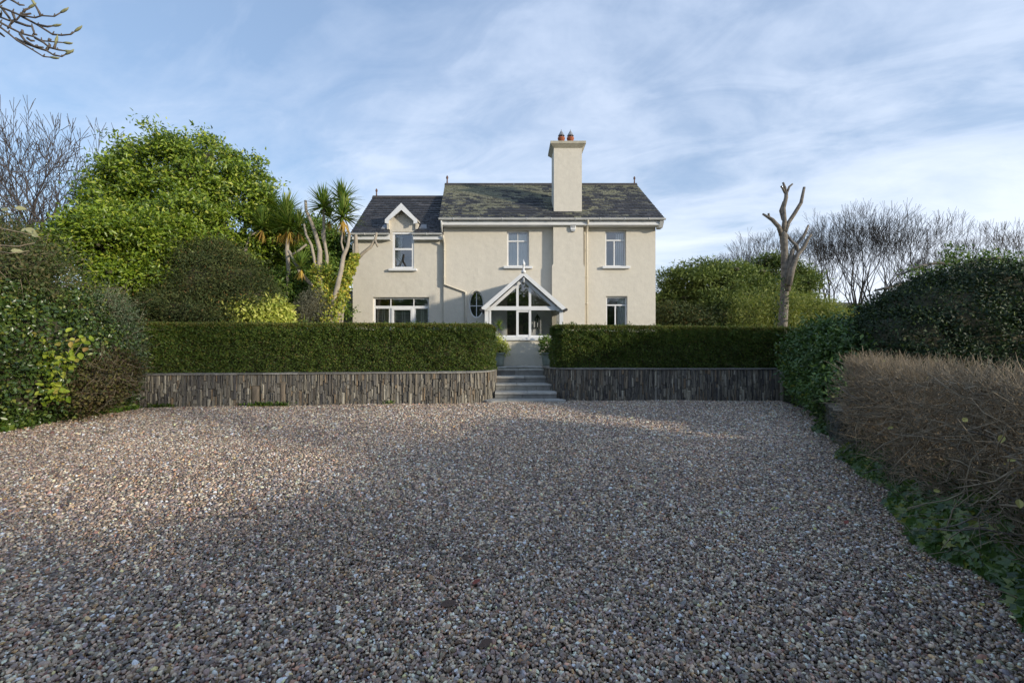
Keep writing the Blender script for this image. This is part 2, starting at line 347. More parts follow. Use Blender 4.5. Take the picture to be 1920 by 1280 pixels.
def sub(lobes, k=6, f=(.22, .42), seed=1, zs=.8, out=.92):
    r = random.Random(seed); o = [tuple(l[:3]) + tuple(q * .78 for q in l[3:6]) for l in lobes]
    for l in lobes:
        for i in range(k):
            d = Vector((r.gauss(0, 1), r.gauss(0, 1) - .5, r.gauss(0, 1) + .15)).normalized(); s = r.uniform(*f) * min(l[3], l[5]); o.append((l[0] + d.x * l[3] * out, l[1] + d.y * l[4] * out, l[2] + d.z * l[5] * out, s * r.uniform(.9, 1.4), s, s * zs))
    return o
def clustered(C, CN, k, rad, flat=1.0):
    n = len(C); off = rg.normal(size=(n, k, 3)) * rad; off[:, :, 2] *= flat
    P = (C[:, None, :] + off).reshape(-1, 3); N = unit((CN[:, None, :] * .8 + off / rad * .7).reshape(-1, 3)); return P, N
def core(parent, lobes, s, name='inner_branches', mat='inner_wood', zmin=None):
    V = []; Fs = []; rs = []; b = 0
    for i, l in enumerate(lobes):
        bm = bmesh.new(); bmesh.ops.create_icosphere(bm, subdivisions=3, radius=1)
        vs = np.array([v_.co[:] for v_ in bm.verts]); fs = np.array([[q.index for q in f.verts] for f in bm.faces]); bm.free()
        nz = np.array([mnoise.noise(Vector(q * 2.3 + i)) for q in vs]) * .3 + 1
        vs = vs * nz[:, None] * np.array(l[3:6]) * s + np.array(l[:3])
        if zmin is not None: vs[:, 2] = np.maximum(vs[:, 2], zmin)
        V.append(vs); Fs.append(fs + b); b += len(vs)
    o = npmesh(name, np.concatenate(V), np.concatenate(Fs), None, mat, parent, True); o['kind'] = 'stuff'; return o
def shrub(name, label, cat, lobes, base, mat, n, L, Wd, clus=18, crad=.12, corescale=.72, zmin=None, group=None, trunk=None, leafname='foliage', inner=.15, na=.12, flat=.8, coremat='inner_wood', void=None, **k):
    t = thing(name, label, cat, base, group)
    C, CN = lobes_pts(lobes, max(4, n // clus), inner, na, zmin)
    if void is not None:
        kp = np.array([mnoise.noise(Vector(tuple(q)) * void[0]) + .4 * mnoise.noise(Vector(tuple(q)) * void[0] * 2.3) > void[1] for q in C]); C, CN = C[kp], CN[kp]
    P, N = clustered(C, CN, clus, crad, flat)
    leaves(leafname, mat, t, P, N, L, Wd, **k)
    if corescale: core(t, lobes, corescale, 'inner_branches', coremat, zmin)
    mb = MB(); b = Vector(base)
    rr = trunk or .05
    for i, l in enumerate(lobes[:7]):
        e = Vector(l[:3]); mid = b.lerp(e, .5) + Vector((random.uniform(-.1, .1), random.uniform(-.1, .1), -.1))
        mb.tube([b + Vector((random.uniform(-rr, rr), 0, -.15)), mid, e], [rr, rr * .7, rr * .35], 6)
    mb.build('trunk' if trunk and trunk > .07 else 'stem', 'bark_grey', t, True)
    return t

# ------------------------------------------------------------------ ground, court, terrace, hills
TZ = 0.72
LWP = [(-9.6, 10.02), (-8.6, 10.16), (-6.0, 10.45), (-3.0, 10.75), (-1.35, 10.91), (-1.02, 10.99), (-.78, 11.13), (-.60, 11.35), (-.50, 11.65), (-.45, 12.2), (-.42, 13.1)]
RWP = [(.90, 13.1), (.94, 12.5), (1.02, 12.1), (1.15, 11.8), (1.36, 11.56), (1.7, 11.45), (2.3, 11.42), (4.5, 11.40), (6.63, 11.40)]
LOW = [(6.95, 11.25), (6.72, 10.5), (6.2, 9.4), (5.6, 8.3), (5.0, 7.2), (4.62, 6.4)]
RB = [(6.9, 11.4), (6.2, 9.5), (5.0, 7.3), (4.4, 6.1), (3.62, 4.57), (2.95, 3.12), (2.62, 2.33), (2.0, 1.0), (1.5, 0), (.7, -2.5)]
mb = MB(); mb.add([(-1500, -400, -.06), (1500, -400, -.06), (1500, 2500, -.06), (-1500, 2500, -.06)], [(0, 1, 2, 3)])
tag(mb.build('ground', 'ground_soil'), kind='structure')
mb = MB(); poly = [(-9, -3), (-9, 10.5), (-.4, 11.4), (-.4, 11.5), (1.4, 11.6), (7, 11.6)] + RB[1:]
mb.add([(x, y, 0.0) for x, y in poly], [tuple(range(len(poly)))])
tag(mb.build('gravel_court', 'gravel_bed'), kind='structure')
mb = MB()
tp_ = [(-60, 10.4), (-9.6, 10.2), (-8.6, 10.3), (-3, 10.9), (-1.35, 11.08), (-.95, 11.3), (-.7, 11.8), (-.6, 13.12), (1.05, 13.12), (1.1, 12.5), (1.3, 11.95), (1.7, 11.62), (6.6, 11.56), (7.15, 11.1), (60, 11), (60, 75), (-60, 75)]
mb.prism(tp_, 'z', -.05, TZ)
tag(mb.build('garden_terrace', 'ground_soil'), kind='structure')
def strip(name, pts, w, z0, z1, mat):
    mb = MB()
    for i in range(len(pts) - 1):
        (x0, y0), (x1, y1) = pts[i], pts[i + 1]
        mb.add([(x0, y0, z0), (x1, y1, z0), (x1 + w, y1, z1), (x0 + w, y0, z1)], [(0, 1, 2, 3)])
        mb.add([(x0 + w, y0, z1), (x1 + w, y1, z1), (x1 + w * 6, y1, z1), (x0 + w * 6, y0, z1)], [(0, 1, 2, 3)])
    return tag(mb.build(name, mat), kind='structure')
strip('soil_bank', [(x + .12, y) for x, y in RB], .5, -.01, .32, 'soil')
strip('soil_bank', [(-8.3, -3), (-8.35, 7.3), (-8.3, 10.2)], -.9, -.01, .35, 'soil')
def hill(name, D0, D1, x0, x1, hf, mat, nx=90, ny=10):
    V = []; Fs = []
    for j in range(ny + 1):
        for i in range(nx + 1):
            x = x0 + (x1 - x0) * i / nx; tt = j / ny; y = D0 + (D1 - D0) * tt
            h = hf(x) * math.sin(min(1, tt * 1.25) * math.pi / 2) + mnoise.noise(Vector((x * .02, y * .02, 3))) * hf(x) * .12
            V.append((x, y, -.2 + h))
    for j in range(ny):
        for i in range(nx): a = j * (nx + 1) + i; Fs.append((a, a + 1, a + nx + 2, a + nx + 1))
    mb = MB(); mb.v = V; mb.f = Fs; mb.r = [0] * len(Fs)
    return tag(mb.build(name, mat, None, True, fix=False), kind='structure')
hill('hillside', 76, 190, -300, 330, lambda x: 6.5 + 5.5 * math.exp(-((x - 95) / 60) ** 2) + 2 * math.sin(x * .03), 'hill')
hill('distant_hill', 400, 900, -1300, 1300, lambda x: 32 + 14 * math.sin(x * .006 + 1), 'hill_far', 70, 6)

# ------------------------------------------------------------------ gravel stones (one object, nobody could count them)
def inpoly(x, y, pl):
    ins = np.zeros(len(x), bool); j = len(pl) - 1
    for i in range(len(pl)):
        xi, yi = pl[i]; xj, yj = pl[j]
        c_ = ((yi > y) != (yj > y)) & (x < (xj - xi) * (y - yi) / (yj - yi + 1e-12) + xi); ins ^= c_; j = i
    return ins
def gravel():
    poly = [(-8.5, .6), (-8.5, 10.12), (-6, 10.43), (-3, 10.73), (-1.35, 10.89), (-1.0, 10.98), (-.76, 11.05), (1.3, 11.07), (1.45, 11.5), (1.8, 11.42), (6.7, 11.38)] + [(a + .15, b) for a, b in RB[1:8]] + [(1.9, .6)]
    def grid(y0, y1, sp):
        ys = np.arange(y0, y1, sp * .866); out = []
        for i, y in enumerate(ys):
            xm = min(1.13 * y + 1.6, 9); xs = np.arange(-xm, xm, sp) + (i % 2) * sp / 2
            out.append(np.stack([xs, np.full(len(xs), y)], 1))
        g_ = np.concatenate(out); return g_ + rg.normal(0, sp * .25, g_.shape)
    a = grid(.9, 3.8, .0142); a2 = grid(3.8, 7.0, .0180); b = grid(7.0, 11.6, .0235)
    sz = np.concatenate([np.full(len(a), 1.0), np.full(len(a2), 1.26), np.full(len(b), 1.62)]); g_ = np.concatenate([a, a2, b])
    k = inpoly(g_[:, 0], g_[:, 1], poly); g_ = g_[k]; sz = sz[k]; n = len(g_)
    s = sz * np.clip(rg.lognormal(-.08, .25, n), .5, 2.0) * .0086
    und = .012 * np.sin(g_[:, 0] * 1.7 + 1) * np.sin(g_[:, 1] * 1.3) + .012
    z = und + rg.uniform(-.009, .011, n)
    me = bpy.data.meshes.new('gravel_stones'); me.vertices.add(n)
    me.vertices.foreach_set('co', np.stack([g_[:, 0], g_[:, 1], z], 1).astype(np.float32).ravel())
    sc = np.stack([s * rg.uniform(1.0, 1.55, n), s * rg.uniform(.75, 1.05, n), s * rg.uniform(.5, .9, n)], 1)
    ro = np.stack([rg.normal(0, .6, n), rg.normal(0, .6, n), rg.uniform(0, 6.28, n)], 1)
    for nm, dat in (('sc', sc), ('ro', ro)):
        at = me.attributes.new(nm, 'FLOAT_VECTOR', 'POINT'); at.data.foreach_set('vector', dat.astype(np.float32).ravel())
    pal = np.array([(.24, .185, .145), (.36, .285, .22), (.17, .13, .11), (.29, .235, .20), (.22, .18, .18), (.43, .365, .29), (.54, .49, .42), (.12, .105, .10), (.38, .26, .14), (.28, .16, .12), (.21, .20, .15), (.68, .65, .59), (.23, .22, .225)])
    pw = np.array([16, 14, 13, 12, 9, 9, 5, 8, 4, 4, 6, 1.6, 7]); pw = pw / pw.sum()
    ci = rg.choice(len(pal), n, p=pw); patch = np.array([.5 * mnoise.noise(Vector((q[0] * .45, q[1] * .7, 2))) + .25 * mnoise.noise(Vector((q[0] * 1.7, q[1] * 2.1, 5))) for q in g_[::1]])[:, None]
    colr = np.clip(pal[ci] * 1.5 * (1 + patch * .35) * np.clip(rg.lognormal(-.12, .48, (n, 1)), .3, 2.4) * np.array([1.06, .985, .89]) + rg.normal(0, .008, (n, 3)), .02, .82)
    at = me.attributes.new('peb', 'FLOAT_VECTOR', 'POINT'); at.data.foreach_set('vector', colr.astype(np.float32).ravel())
    o = bpy.data.objects.new('gravel', me); COL.objects.link(o); tag(o, 'loose rounded brown and grey pebbles covering the whole forecourt', 'gravel', None, 'stuff')
    m, t, p, out = base_mat('pebble'); at = nn(t, 'ShaderNodeAttribute', attribute_name='peb', attribute_type='INSTANCER')
    tcn = nn(t, 'ShaderNodeTexCoord'); n1 = tnoise(t, tcn.outputs['Object'], 1.7, 4, .6)
    t.links.new(mixc(t, 1.0, at.outputs['Vector'], ramp(t, n1, [(.3, (.75,) * 3), (.7, (1.22,) * 3)]), 'MULTIPLY'), p.inputs['Base Color'])
    p.inputs['Roughness'].default_value = .42; p.inputs['Specular IOR Level'].default_value = .5
    ng = bpy.data.node_groups.new('gravel_nodes', 'GeometryNodeTree')
    ng.interface.new_socket('Geometry', in_out='INPUT', socket_type='NodeSocketGeometry'); ng.interface.new_socket('Geometry', in_out='OUTPUT', socket_type='NodeSocketGeometry')
    A = lambda ty, **k: nn(ng, ty, **k); L = ng.links.new
    gi = A('NodeGroupInput'); go = A('NodeGroupOutput'); jn = A('GeometryNodeJoinGeometry'); g2 = A('GeometryNodeGeometryToInstance')
    for q in range(5):
        ic = A('GeometryNodeMeshIcoSphere'); ic.inputs['Subdivisions'].default_value = 2; ic.inputs['Radius'].default_value = 1
        sp = A('GeometryNodeSetPosition'); nz = A('ShaderNodeTexNoise', noise_dimensions='4D'); nz.inputs['W'].default_value = q * 3.7; nz.inputs['Scale'].default_value = .9
        vm = A('ShaderNodeVectorMath', operation='SUBTRACT'); vm.inputs[1].default_value = (.5, .5, .5)
        vs = A('ShaderNodeVectorMath', operation='SCALE'); vs.inputs['Scale'].default_value = 1.1
        L(ic.outputs['Mesh'], sp.inputs['Geometry']); L(nz.outputs['Color'], vm.inputs[0]); L(vm.outputs[0], vs.inputs[0]); L(vs.outputs[0], sp.inputs['Offset'])
        ss = A('GeometryNodeSetShadeSmooth'); L(sp.outputs[0], ss.inputs[0])
        sm = A('GeometryNodeSetMaterial'); sm.inputs['Material'].default_value = m; L(ss.outputs[0], sm.inputs[0])
        L(sm.outputs[0], g2.inputs[0])
    mp_ = A('GeometryNodeMeshToPoints'); L(gi.outputs[0], mp_.inputs[0])
    ip = A('GeometryNodeInstanceOnPoints'); L(mp_.outputs[0], ip.inputs['Points']); L(g2.outputs[0], ip.inputs['Instance']); ip.inputs['Pick Instance'].default_value = True
    na = A('GeometryNodeInputNamedAttribute', data_type='FLOAT_VECTOR'); na.inputs['Name'].default_value = 'sc'; L(na.outputs[0], ip.inputs['Scale'])
    nb = A('GeometryNodeInputNamedAttribute', data_type='FLOAT_VECTOR'); nb.inputs['Name'].default_value = 'ro'
    er = A('FunctionNodeEulerToRotation'); L(nb.outputs[0], er.inputs[0]); L(er.outputs[0], ip.inputs['Rotation'])
    rv = A('FunctionNodeRandomValue', data_type='INT'); rv.inputs[4].default_value = 0; rv.inputs[5].default_value = 4
    L(rv.outputs[2], ip.inputs['Instance Index']); L(ip.outputs[0], go.inputs[0])
    md = o.modifiers.new('stones', 'NODES'); md.node_group = ng
    print('pebbles', n)
gravel()

# ------------------------------------------------------------------ slate-on-edge retaining walls
def path_sampler(pts):
    P = [Vector((x, y, 0)) for x, y in pts]; seg = [(P[i + 1] - P[i]).length for i in range(len(P) - 1)]; T = sum(seg)
    def at(s):
        s = max(0, min(T - 1e-6, s)); i = 0
        while s > seg[i] and i < len(seg) - 1: s -= seg[i]; i += 1
        d = (P[i + 1] - P[i]).normalized(); return P[i] + d * s, d
    return at, T
def stone_mesh(name, mat, seed, ch=.22):
    rnd = random.Random(seed); vs = []
    for y, k in ((.5, 1), (-.28, 1), (-.5, 1 - ch)):       # back, shoulder, front face
        for sx_, sz_ in ((-1, -1), (1, -1), (1, 1), (-1, 1)):
            vs.append((sx_ * .5 * k + rnd.uniform(-.05, .05), y + rnd.uniform(-.04, .04) * (y < 0), sz_ * .5 * (k * .5 + .5) + rnd.uniform(-.03, .03)))
    fs = [(3, 2, 1, 0)]
    for a in (0, 4): fs += [(a + i, a + (i + 1) % 4, a + 4 + (i + 1) % 4, a + 4 + i) for i in range(4)]
    fs.append((8, 9, 10, 11))
    me = bpy.data.meshes.new(name); me.from_pydata(vs, [], fs)
    bm = bmesh.new(); bm.from_mesh(me); bmesh.ops.recalc_face_normals(bm, faces=bm.faces); bm.to_mesh(me); bm.free()
    me.materials.append(MAT[mat]); return me
SM = [stone_mesh('stone', 'slate_stone', i) for i in range(6)]
SMO = [stone_mesh('stone', 'ochre_stone', 40 + i, .5) for i in range(2)]
def slate_wall(name, label, path, topz, side, seed, oddities=(), maxparts=285):
    rnd = random.Random(seed); at, T = path_sampler(path)
    t = thing(name, label, 'wall', (path[0][0], path[0][1], 0))
    core_ = MB(); step = .12; s = 0
    n = int(T / step)
    for i in range(n):                                # the backing, recessed behind the stones
        a, da = at(i * T / n); b, db = at((i + 1) * T / n); na = Vector((-da.y, da.x, 0)) * side; nb = Vector((-db.y, db.x, 0)) * side
        za = topz(i * T / n) - .05; zb = topz((i + 1) * T / n) - .05
        A0 = a + na * .035; B0 = b + nb * .035; A1 = a + na * .24; B1 = b + nb * .24
        vs = [(A0.x, A0.y, -.05), (B0.x, B0.y, -.05), (B1.x, B1.y, -.05), (A1.x, A1.y, -.05), (A0.x, A0.y, za), (B0.x, B0.y, zb), (B1.x, B1.y, zb), (A1.x, A1.y, za)]
        core_.add(vs, [(0, 3, 2, 1), (4, 5, 6, 7), (0, 1, 5, 4), (2, 3, 7, 6)])
    core_.build('backing', 'inner_wood', t, fix=False)
    st = []
    s = 0
    for (os_, ow, z0, z1) in oddities: st.append((os_, ow, z0, z1, True))
    while s < T:
        w = rnd.choice([.014, .017, .02, .024, .028, .034, .042, .058]) * rnd.uniform(.85, 1.15); top = topz(s) - .035; z = -.03
        hit = any(abs(s + w / 2 - o_[0]) < (o_[1] + w) / 2 - .008 for o_ in oddities)
        if not hit:
            while z < top - .02:
                h = rnd.choice([.09, .14, .2, .28, .38]) * rnd.uniform(.8, 1.2)
                if top - z - h < .1: h = top - z
                st.append((s + w / 2, w, z, z + h, False)); z += h
        else:
            o_ = [q for q in oddities if abs(s + w / 2 - q[0]) < (q[1] + w) / 2 - .008][0]
            if o_[2] > .1: st.append((s + w / 2, w, -.03, o_[2], False))
            if top - o_[3] > .06: st.append((s + w / 2, w, o_[3], top, False))
        s += w
    def size_key(q): return -(q[1] * (q[3] - q[2])) - (1 if q[4] else 0)
    st.sort(key=size_key); rest = MB(); tri = 0
    for i, (sc_, w, z0, z1, odd) in enumerate(st):
        p, d = at(sc_); nn_ = Vector((-d.y, d.x, 0)) * side
        dep = .09; off = rnd.uniform(-.022, .02) + (-.012 if odd else 0)
        c = p + nn_ * (dep / 2 - .005 + off) + Vector((0, 0, (z0 + z1) / 2)); ang = math.atan2(d.y, d.x) + (0 if side > 0 else math.pi)
        tilt = rnd.uniform(-.025, .025); sc3 = (w - .003, dep, z1 - z0 - .004)
        me = rnd.choice(SMO if odd else SM)
        if i < maxparts:
            o = link('stone', me, None, t, c); o.rotation_euler = (rnd.uniform(-.03, .03), tilt, ang); o.scale = sc3
            if odd: o['label'] = 'tall rust-brown slab of stone'
        else:
            M = Matrix.Translation(c) @ Matrix.Rotation(ang, 4, 'Z') @ Matrix.Rotation(tilt, 4, 'Y') @ Matrix.Diagonal((*sc3, 1))
            rest.add([M @ v_.co for v_ in me.vertices], [tuple(pl.vertices) for pl in me.polygons], rnd.random())
    tag(rest.build('narrow_stones', 'slate_stone', t, attr=True, fix=False), kind='stuff')
    # coping flags
    s = 0
    while s < T - .05:
        L = min(rnd.uniform(.5, .95), T - s)
        if T - s - L < .25: L = T - s
        mb = MB(); k = 6; vs = []; fs = []
        for q in range(k + 1):
            ss = s + .004 + (L - .008) * q / k; p, d = at(ss); n_ = Vector((-d.y, d.x, 0)) * side; zt = topz(ss) + rnd.uniform(-.003, .003)
            f_ = p - n_ * (.035 + rnd.uniform(-.006, .006)); b_ = p + n_ * .27
            vs += [(f_.x, f_.y, zt - .035), (f_.x, f_.y, zt), (b_.x, b_.y, zt), (b_.x, b_.y, zt - .035)]
        for q in range(k): fs += [(q * 4 + r_, q * 4 + (r_ + 1) % 4, q * 4 + 4 + (r_ + 1) % 4, q * 4 + 4 + r_) for r_ in range(4)]
        fs += [(3, 2, 1, 0), (k * 4, k * 4 + 1, k * 4 + 2, k * 4 + 3)]
        mb.add(vs, fs); mb.build('coping_slab', 'coping_stone', t); s += L
    return t
def sat(px, path):       # arc position on the wall of a photo column (front wall points only)
    at, T = path_sampler(path); best = min(range(0, int(T * 100)), key=lambda i: abs(at(i / 100)[0].x - Xp(px, at(i / 100)[0].y))); return best / 100
slate_wall('slate_wall', 'grey stone retaining wall of upright slates left of the steps, with two rusty slabs', LWP, lambda s: .775, 1, 3,
           oddities=[(sat(479, LWP), .16, -.03, .47), (sat(530, LWP), .13, .02, .56)])
at_r, T_r = path_sampler(RWP)
slate_wall('slate_wall', 'darker stone retaining wall of upright slates right of the steps, curving in beside them', RWP, lambda s: .83 - .03 * max(0, 1 - s / 2.2), 1, 5)
# sloping end of the right wall with its leaning coping
t = thing('wall_ramp', 'short sloping slate wall end leading down to the mossy low wall', 'wall', (6.63, 11.4, 0))
rnd = random.Random(9); x = 6.63; rest = MB()
while x < 7.05:
    w = rnd.uniform(.03, .06); top = .80 - (x - 6.63) * 1.05
    o = link('stone', rnd.choice(SM), None, t, (x + w / 2, 11.44, top / 2 - .03)); o.scale = (w - .003, .09, top + .0); x += w
mb = MB(); mb.prism([(6.60, .80), (6.60, .84), (6.68, .83), (7.10, .39), (7.08, .35)], 'y', 11.37, 11.66); mb.build('coping_slab', 'coping_stone', t)
mb = MB(); mb.prism([(6.63, -.05), (6.63, .74), (7.05, .33), (7.05, -.05)], 'y', 11.49, 11.64); mb.build('backing', 'inner_wood', t)
# low mossy rubble wall on the right
t = thing('low_wall', 'low mossy rubble wall running under the bushes at the right edge of the gravel', 'wall', (6.95, 11.25, 0))
at, T = path_sampler(LOW); rnd = random.Random(21)
RM = [stone_mesh('stone', 'rubble', 70 + i, .3) for i in range(5)]
for row in range(4):
    s = rnd.uniform(0, .1)
    while s < T - .1:
        w = min(rnd.uniform(.14, .34), T - s); p, d = at(s + w / 2); n_ = Vector((-d.y, d.x, 0)); h = .125 * rnd.uniform(.85, 1.05)
        o = link('stone', rnd.choice(RM), None, t, p + n_ * (.10 + rnd.uniform(-.015, .015)) + Vector((0, 0, .05 + row * .122))); o.scale = (w - .01, .22, h)
        o.rotation_euler = (0, rnd.uniform(-.05, .05), math.atan2(d.y, d.x)); s += w
mb = MB(); n = 60; vs = []; fs = []
for i in range(n + 1):
    p, d = at(T * i / n); n_ = Vector((-d.y, d.x, 0)); z = .51 + rnd.uniform(-.012, .012)
    for k_, zz_ in ((-.03, z - .05), (-.03 + rnd.uniform(-.01, .01), z), (.12, z + .02), (.3, z)): q = p + n_ * k_; vs.append((q.x, q.y, zz_))
for i in range(n): fs += [(i * 4 + k, i * 4 + k + 1, i * 4 + k + 5, i * 4 + k + 4) for k in range(3)]
mb.add(vs, fs); mb.build('mossy_capping', 'rubble', t, fix=False)

# ------------------------------------------------------------------ steps
st = thing('garden_steps', 'five pale stone steps rising from the gravel to the porch', 'steps', (.3, 11.2, 0))
def slab(pl, z0, z1, name, mat): mb = MB(); mb.prism(pl, 'z', z0, z1); return mb.build(name, mat, st, bevel=.006)
def row(y0, y1, z1, cuts, th=.05, right=None):
    for a, b in zip(cuts[:-1], cuts[1:]): slab([(a + .004, y0), (b - .004, y0), (b - .004, y1), (a + .004, y1)], z1 - th, z1, 'tread', 'step_stone')
def riser(y, z0, z1, cuts):
    for a, b in zip(cuts[:-1], cuts[1:]): slab([(a + .003, y), (b - .003, y), (b - .003, y + .12), (a + .003, y + .12)], z0, z1, 'riser', 'riser_stone')
# bottom slab: three stones with rounded ends
yb = 11.08; a0, a1 = Xp(905, 11.2), Xp(1062, 11.25)
def lfil(x): return [(x + .22, yb + .0), (x + .1, yb + .035), (x + .025, yb + .12), (x, yb + .24), (x + .05, yb + .40)]
slab(lfil(a0) + [(-.46, 11.55), (-.2, 11.6), (-.13, 11.6), (-.13, yb)], .0, .062, 'tread', 'step_stone')
slab([(-.12, yb), (.80, yb + .01), (.80, 11.6), (-.12, 11.6)], .0, .062, 'tread', 'step_stone')
slab([(.81, yb + .01), (a1 - .2, yb + .03), (a1 - .08, yb + .07), (a1 - .01, yb + .15), (a1 - .03, yb + .23), (1.08, 11.6), (.81, 11.6)], .0, .062, 'tread', 'step_stone')
zs = [.062, .21, .375, .54, .715]; ys = [11.17, 11.56, 12.06, 12.5, 12.96]
cuts = [None, [-.44, .40, 1.14], [-.44, .13, 1.06], [-.43, .35, .98], [-.43, .18, .93]]
rc = [None, [-.44, .27, 1.14], [-.44, -.17, .64, 1.04], [-.43, .36, .97], [-.43, .08, .90]]
for i in range(1, 5):
    y1 = ys[i + 1] + .1 if i < 4 else 13.4
    row(ys[i] - .03, y1, zs[i], cuts[i]); riser(ys[i], zs[i - 1] - .002, zs[i] - .052, rc[i])
# terrace paving in front of the porch
pv = thing('terrace_paving', 'pale stone paving slabs between the top step and the porch', 'paving', (.3, 13.5, TZ)); rnd = random.Random(4)
y = 13.41
while y < 16.2:
    x = -2.6 + rnd.uniform(-.2, .2); d = rnd.uniform(.45, .6)
    while x < 3.2:
        w = rnd.uniform(.45, .8); mb = MB(); mb.box(x, x + w - .01, y, y + d - .01, TZ - .05, TZ + .018 + rnd.uniform(-.002, .002)); mb.build('paving_slab', 'step_stone', pv); x += w
    y += d

# ------------------------------------------------------------------ clipped hedges
def hedge(name, label, spine, hw, z0, z1, n, seedv, capL=True, capR=True, ztilt=0):
    at, T = path_sampler(spine); t = thing(name, label, 'hedge', (spine[0][0], spine[0][1], z0)); H = z1 - z0
    per = 2 * H + 2 * hw; rr = .13
    tot = T + (hw * 1.2 if capL else 0) + (hw * 1.2 if capR else 0)
    P = np.zeros((n, 3)); N = np.zeros((n, 3)); W_ = rg.random(n)
    sarr = rg.uniform(-(hw * math.pi / 2 if capL else 0), T + (hw * math.pi / 2 if capR else 0), n)
    # face choice: front .5, top .35, back .15
    face = rg.choice(3, n, p=[.52, .36, .12]); uu = rg.random(n)
    for i in range(n):
        s = sarr[i]; sc_ = min(max(s, 0), T); p, d = at(sc_); nr = Vector((-d.y, d.x, 0))
        over = s - sc_; ang = over / hw        # rounding angle at an end
        f = face[i]
        if f == 1:
            lat = (uu[i] * 2 - 1) * hw; along = 0
            if over: r_ = math.sqrt(uu[i]) * hw; a_ = rg.uniform(-math.pi / 2, math.pi / 2); lat = r_ * math.sin(a_); along = math.copysign(r_ * math.cos(a_), over)
            z = H; nv = Vector((0, 0, 1)); dd = hw - math.hypot(lat, along)
            if dd < rr: k = 1 - dd / rr; z -= rr * (1 - math.sqrt(max(0, 1 - k * k))); nv = (Vector((0, 0, 1)) * (1 - k) + (nr * lat + d * along).normalized() * k).normalized()
            q = p + nr * lat + d * along
        else:
            sg = -1 if f == 0 else 1; a_ = abs(ang); nv = nr * sg * math.cos(a_) + d * math.copysign(math.sin(a_), over) * (1 if over else 0)
            z = uu[i] * (H - .02) if rg.random() > .22 else H - .02 - rg.random() ** 1.3 * .34; q = p + nv * hw
            if z > H - rr: k = (z - (H - rr)) / rr; q -= nv * rr * (1 - math.sqrt(max(0, 1 - k * k))); nv = (nv * (1 - k) + Vector((0, 0, 1)) * k).normalized()
        wob = mnoise.noise(Vector((q.x * 1.3, q.y * 1.3, z * 1.8 + seedv))) * .075 + mnoise.noise(Vector((q.x * 7, q.y * 7, z * 9 + seedv))) * .07
        q = q + nv * (wob - rg.random() ** 2 * .10)
        P[i] = (q.x, q.y, z0 + z + ztilt * (q.x - spine[0][0])); N[i] = nv
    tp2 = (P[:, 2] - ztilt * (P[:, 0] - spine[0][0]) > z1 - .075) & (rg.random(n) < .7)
    leaves('foliage', 'leaf_yew', t, P[~tp2], N[~tp2], .052, .017, wn=.5, wr=1.0, fwd=.9, wu=.2, bend=.1)
    leaves('clipped_lit_top', 'leaf_yew_lit_tip', t, P[tp2], N[tp2], .045, .017, wn=.5, wr=1.0, fwd=.9, wu=.2, bend=.1)  # top leaves carry sunlight in their colour
    i_ = np.where(face == 1)[0][:1400]; Q = P[i_] + np.array([0, 0, .02]) + rg.normal(0, .02, (len(i_), 3)); j_ = np.array([mnoise.noise(Vector((q[0] * 2.2, q[1] * 2.2, 7))) > .12 for q in Q])
    leaves('stray_shoots', 'leaf_yew', t, Q[j_], N[i_][j_], .09, .016, wn=.1, wr=.5, fwd=1.6, wu=0)
    mb = MB(); k = 30; vs = []; fs = []
    hi = hw - .13
    cs = [(-hi, 0), (-hi, H - .2), (-hi + .07, H - .13), (hi - .07, H - .13), (hi, H - .2), (hi, 0)]
    ext = [(-hi * .8, .45), (-hi * .4, .85)] if capL else [(0, 1)]
    stations = ([(-hi, .25), (-hi * .85, .55), (-hi * .5, .88)] if capL else []) + [(T * q / k, 1) for q in range(k + 1)] + ([(T + hi * .5, .88), (T + hi * .85, .55), (T + hi, .25)] if capR else [])
    for s, wsc in stations:
        sc_ = min(max(s, 0), T); p, d = at(sc_); nr = Vector((-d.y, d.x, 0)); p = p + d * (s - sc_)
        for a, b in cs: q = p + nr * a * wsc; vs.append((q.x, q.y, z0 - .05 + b + .05 * (b > 0) + mnoise.noise(Vector((q.x * 3, q.y * 3, b * 3))) * .03 + ztilt * (q.x - spine[0][0])))
    m_ = len(cs)
    for i in range(len(stations) - 1): fs += [(i * m_ + r_, i * m_ + (r_ + 1) % m_, (i + 1) * m_ + (r_ + 1) % m_, (i + 1) * m_ + r_) for r_ in range(m_)]
    fs += [tuple(range(m_)), tuple((len(stations) - 1) * m_ + q for q in range(m_ - 1, -1, -1))]
    mb.add(vs, fs); mb.build('inner_branches', 'inner_wood', t)
    return t
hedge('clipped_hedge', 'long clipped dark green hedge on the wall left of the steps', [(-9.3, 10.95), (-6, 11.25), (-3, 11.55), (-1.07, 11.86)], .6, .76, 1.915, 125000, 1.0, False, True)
hedge('clipped_hedge', 'clipped green hedge on the wall right of the steps, rounded at its left end', [(1.63, 12.28), (4.5, 12.15), (7.35, 12.1)], .6, .78, 1.90, 98000, 9.0, True, False, -.012)

